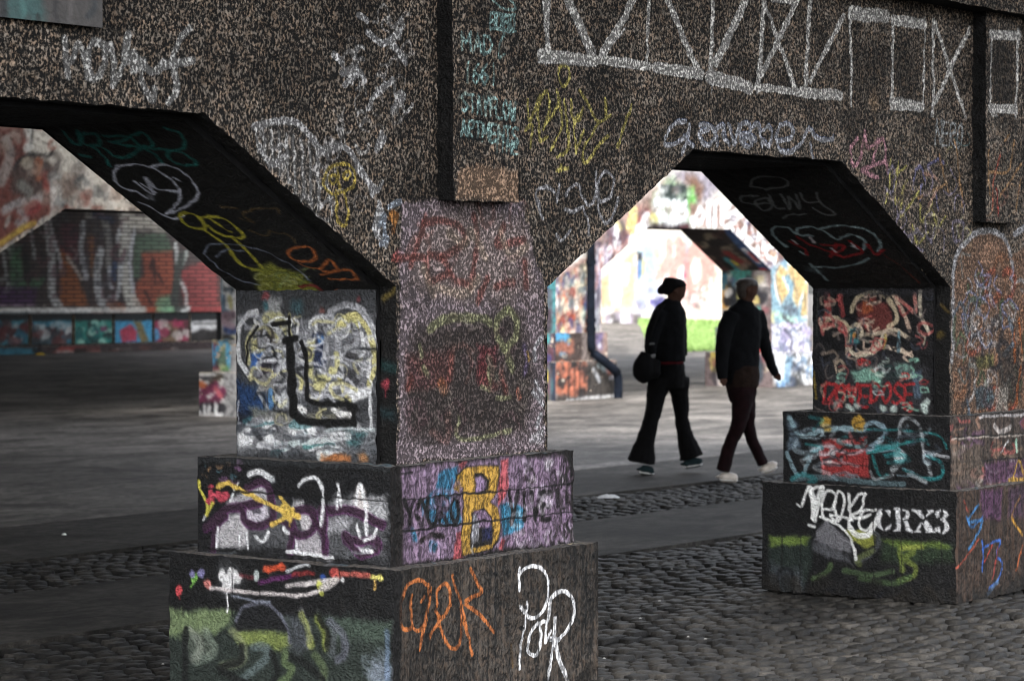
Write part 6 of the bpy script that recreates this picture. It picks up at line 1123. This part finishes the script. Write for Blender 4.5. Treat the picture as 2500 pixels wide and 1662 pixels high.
SKIN = plain('skin', (.05, .025, .018), .9, .15, 20); JKT = plain('black_jacket_cloth', (.0035, .004, .005), .95, .4, 30, .004); TRS = plain('black_trouser_cloth', (.003, .003, .0035), .95, .4, 30, .003)
RTR = plain('dark_red_trouser_cloth', (.007, .002, .0028), .95, .4, 20, .003); BRN = plain('brown_wool', (.014, .008, .006), .9, .5, 40, .004); HATM = plain('black_felt', (.003, .003, .0035), .9, .3, 30, .003)
SHW = plain('pale_trainer_leather', (.42, .38, .34), .5, .3, 15); SHD = plain('dark_teal_trainer', (.01, .02, .023), .9, .3, 15); SOLE = plain('white_sole_rubber', (.5, .5, .5), .6, .2, 20); REDB = plain('red_hem_cloth', (.06, .005, .008), .9, .3, 40); HAIR = plain('brown_hair', (.02, .012, .008), .6, .5, 60, .004); BAGM = plain('black_leather', (.003, .003, .0035), .95, .3, 20, .003); GREYB = plain('grey_strap_cloth', (.15, .15, .155), .9, .2, 20)
def k16(x, y, d=0.0): return (1480+x/2.851, 650+y/2.851, d)
def pts(*a): return [k16(*q_) for q_ in a]
def hand(side, w, wd, dx, dy, d=0.0):
    """palm, four unequal fingers and a thumb as short tapering tubes from the wrist (photo px)"""
    L_ = []; ux, uy = dx, dy; nx_, ny_ = -uy, ux
    L_.append(([k16(w[0], w[1], d), k16(w[0]+ux*16, w[1]+uy*16, d), k16(w[0]+ux*30, w[1]+uy*30, d)], [.026, .036, .036], [.017, .016, .014]))
    for i, (o_, ln) in enumerate(((-10, 24), (-3.5, 28), (3.5, 27), (10, 21))):
        L_.append(([k16(w[0]+ux*26+nx_*o_, w[1]+uy*26+ny_*o_, d), k16(w[0]+ux*(26+ln*.55)+nx_*o_, w[1]+uy*(26+ln*.55)+ny_*o_, d-.012), k16(w[0]+ux*(26+ln)+nx_*o_, w[1]+uy*(26+ln)+ny_*o_, d-.03)], [.0095, .009, .0075], [.0095, .009, .0075]))
    L_.append(([k16(w[0]+ux*6+nx_*8*side, w[1]+uy*6+ny_*8*side, d-.01), k16(w[0]+ux*18+nx_*18*side, w[1]+uy*18+ny_*18*side, d-.02), k16(w[0]+ux*32+nx_*19*side, w[1]+uy*32+ny_*19*side, d-.03)], [.012, .011, .009], [.012, .011, .009]))
    return L_
def trainers(fig, per, foot, toe, mat, d, lift=0):
    (hx, hy), (tx_, ty) = foot, toe; mx, my = (hx+tx_)/2, (hy+ty)/2
    o = fig.mesh('shoe', [([k16(hx-6, hy-26, d), k16(hx, hy-8, d), k16(hx, hy, d)], [.052, .056, .05], [.048, .048, .042]),
                          ([k16(hx-6, hy-6, d), k16(mx, my-9, d), k16(tx_-10, ty-4, d), k16(tx_+4, ty-2, d)], [.042, .046, .040, .02], [.040, .046, .044, .028])], mat, per, .010, 3)
    o2 = fig.mesh('sole', [([k16(hx-16, hy+8, d), k16(mx, my+9, d), k16(tx_+4, ty+7, d)], [.012, .013, .012], [.040, .047, .038])], SOLE, o, .008, 1)
    o2.location = (0, 0, 0); return o

# left walker: cap, jacket, flared trousers
g = Fig(1600, 1155, 0); per = empty('person', tuple(g.g), 'left walker in a black peaked hat, short black jacket and black flared trousers', 'person', 'walkers')
body = g.mesh('body', [(pts((462, 262), (468, 225), (478, 180)), [.055, .055, .06], [.055, .055, .06]), (pts((478, 232), (484, 200), (486, 150), (480, 112), (478, 98)), [.050, .082, .092, .078, .03], [.045, .068, .078, .07, .03]),
    (pts((508, 205), (528, 196), (520, 178)), [.028, .016, .012], [.018, .012, .01]), (pts((512, 226), (524, 222)), [.03, .018], [.025, .02]), (pts((497, 243), (514, 240)), [.04, .026], [.03, .022]), (pts((478, 168, -.075), (480, 188, -.082)), [.018, .014], [.012, .01]),
    (pts((440, 285), (430, 400), (425, 560), (420, 700)), [.09, .14, .12, .13], [.08, .11, .10, .11])]+hand(1, (305, 606), 12, .1, .99, -.14)+hand(-1, (535, 630), 12, -.1, .99, .13), SKIN, per, .009, 3)
g.mesh('hat', [(pts((478, 150), (476, 118), (482, 92), (484, 82)), [.105, .108, .09, .04], [.095, .098, .085, .04]), (pts((484, 150), (420, 158), (385, 172), (378, 196)), [.07, .06, .045, .02], [.08, .085, .07, .04])], HATM, per, .012, 3)
g.mesh('jacket', [(pts((462, 245), (450, 300), (432, 390), (422, 500), (420, 600), (420, 662)), [.07, .14, .165, .165, .165, .17], [.07, .11, .125, .125, .125, .13]),
    (pts((385, 322, -.06), (340, 410, -.1), (305, 520, -.13), (305, 610, -.14)), [.08, .07, .058, .048], [.08, .07, .06, .05]), (pts((495, 320, .08), (520, 430, .12), (532, 540, .13), (535, 628, .13)), [.075, .066, .055, .046], [.08, .07, .06, .05]), (pts((460, 262), (466, 232)), [.085, .075], [.08, .072])], JKT, per, .013, 4, .02)
g.mesh('jacket_hem', [(pts((422, 658), (422, 686)), [.158, .15], [.128, .122])], REDB, per, .014, 2)
g.mesh('cuff', [(pts((278, 538, -.14), (330, 534, -.14)), [.018, .012], [.07, .06])], GREYB, per, .010, 1)
g.mesh('trousers', [(pts((420, 680), (425, 760), (428, 850)), [.16, .165, .155], [.125, .13, .125]), (pts((368, 790, -.04), (346, 900, -.06), (312, 1060, -.08), (268, 1220, -.1), (240, 1360, -.1)), [.115, .086, .068, .088, .13], [.115, .095, .08, .085, .10]),
    (pts((492, 790, .05), (518, 900, .08), (532, 1060, .1), (562, 1200, .12), (602, 1340, .12)), [.115, .082, .062, .074, .115], [.115, .095, .078, .085, .10])], TRS, per, .013, 4, .022)
trainers(g, per, (246, 1415), (325, 1428), SHD, -.1); trainers(g, per, (560, 1392), (670, 1372), SHD, .12)
g.mesh('bag_bottom_probe', [(pts((0, 0), (1, 1)), [.01, .01], [.01, .01])], JKT, per) if False else None
bag = g.mesh('shoulder_bag', [(pts((275, 600, -.2), (250, 680, -.22), (250, 735, -.22), (285, 785, -.2)), [.055, .09, .095, .06], [.045, .065, .07, .045]), (pts((330, 640, -.17), (300, 730, -.18), (305, 780, -.18)), [.06, .10, .07], [.05, .07, .05])], BAGM, None, .012, 3)
tag(bag, 'slouchy black leather shoulder bag at the left walker\'s hip', 'bag')
st_ = g.mesh('strap', [(pts((250, 632, -.24), (290, 626, -.23), (332, 616, -.2)), [.013, .013, .013], [.02, .02, .02])], GREYB, bag, .007, 1); st_.location = (0, 0, 0)
st_ = g.mesh('shoulder_strap', [(pts((262, 610, -.2), (300, 480, -.22), (370, 300, -.13), (430, 262, -.02)), [.012]*4, [.018]*4)], BAGM, bag, .007, 1); st_.location = (0, 0, 0)

# right walker: dark top, dark red trousers, pale trainers
g = Fig(1785, 1173, 0); per = empty('person', tuple(g.g), 'right walker bareheaded with brown hair, dark loose top, dark red trousers and pale trainers', 'person', 'walkers')
g.mesh('body', [(pts((965, 262), (970, 225), (976, 185)), [.055, .055, .06], [.055, .055, .06]), (pts((978, 225), (984, 190), (984, 145), (980, 105), (978, 88)), [.050, .080, .092, .078, .03], [.045, .068, .078, .07, .03]),
    (pts((1008, 196), (1030, 186), (1020, 166)), [.028, .016, .012], [.018, .012, .01]), (pts((1012, 216), (1024, 212)), [.03, .018], [.025, .02]), (pts((996, 232), (1014, 230)), [.04, .026], [.03, .022]), (pts((978, 158, -.075), (980, 178, -.082)), [.018, .014], [.012, .01]),
    (pts((965, 285), (950, 420), (950, 600), (945, 780)), [.09, .15, .13, .14], [.08, .11, .10, .11])]+hand(-1, (1188, 750), 12, .5, .86, .1)+hand(1, (802, 772), 12, .1, .99, -.18), SKIN, per, .009, 3)
g.mesh('hair', [(pts((952, 225), (950, 170), (966, 125)), [.035, .062, .07], [.06, .082, .085]), (pts((980, 132), (984, 100), (986, 80)), [.104, .085, .03], [.088, .075, .03])], HAIR, per, .010, 2, .015)
g.mesh('top', [(pts((968, 250), (962, 300), (950, 400), (936, 520), (928, 640), (936, 760), (942, 830)), [.06, .135, .165, .17, .17, .155, .14], [.065, .11, .13, .13, .13, .13, .125]),
    (pts((872, 330, -.08), (825, 430, -.12), (800, 560, -.15), (795, 680, -.16), (802, 780, -.16)), [.075, .07, .062, .055, .045], [.08, .075, .07, .06, .05]), (pts((1045, 325, .06), (1082, 420, .09), (1115, 560, .1), (1155, 680, .1), (1192, 762, .1)), [.075, .064, .052, .042, .032], [.08, .07, .056, .045, .036]), (pts((966, 268), (972, 236)), [.08, .068], [.075, .065])], JKT, per, .013, 4, .022)
g.mesh('waist_wrap', [(pts((940, 690), (945, 780), (950, 850)), [.15, .155, .14], [.132, .136, .13])], BRN, per, .013, 3, .02)
g.mesh('trousers', [(pts((945, 800), (945, 870), (950, 940)), [.14, .132, .11], [.125, .125, .12]), (pts((938, 860, -.04), (942, 960, -.06), (908, 1110, -.08), (845, 1270, -.08), (808, 1420, -.08)), [.11, .088, .064, .058, .060], [.115, .10, .08, .07, .075]),
    (pts((965, 870, .05), (985, 1000, .08), (998, 1130, .1), (1045, 1260, .1), (1098, 1385, .1)), [.10, .078, .054, .050, .052], [.115, .095, .075, .065, .065])], RTR, per, .013, 4, .022)
trainers(g, per, (800, 1468), (905, 1476), SHW, -.08); trainers(g, per, (1105, 1430), (1192, 1392), SHW, .1)
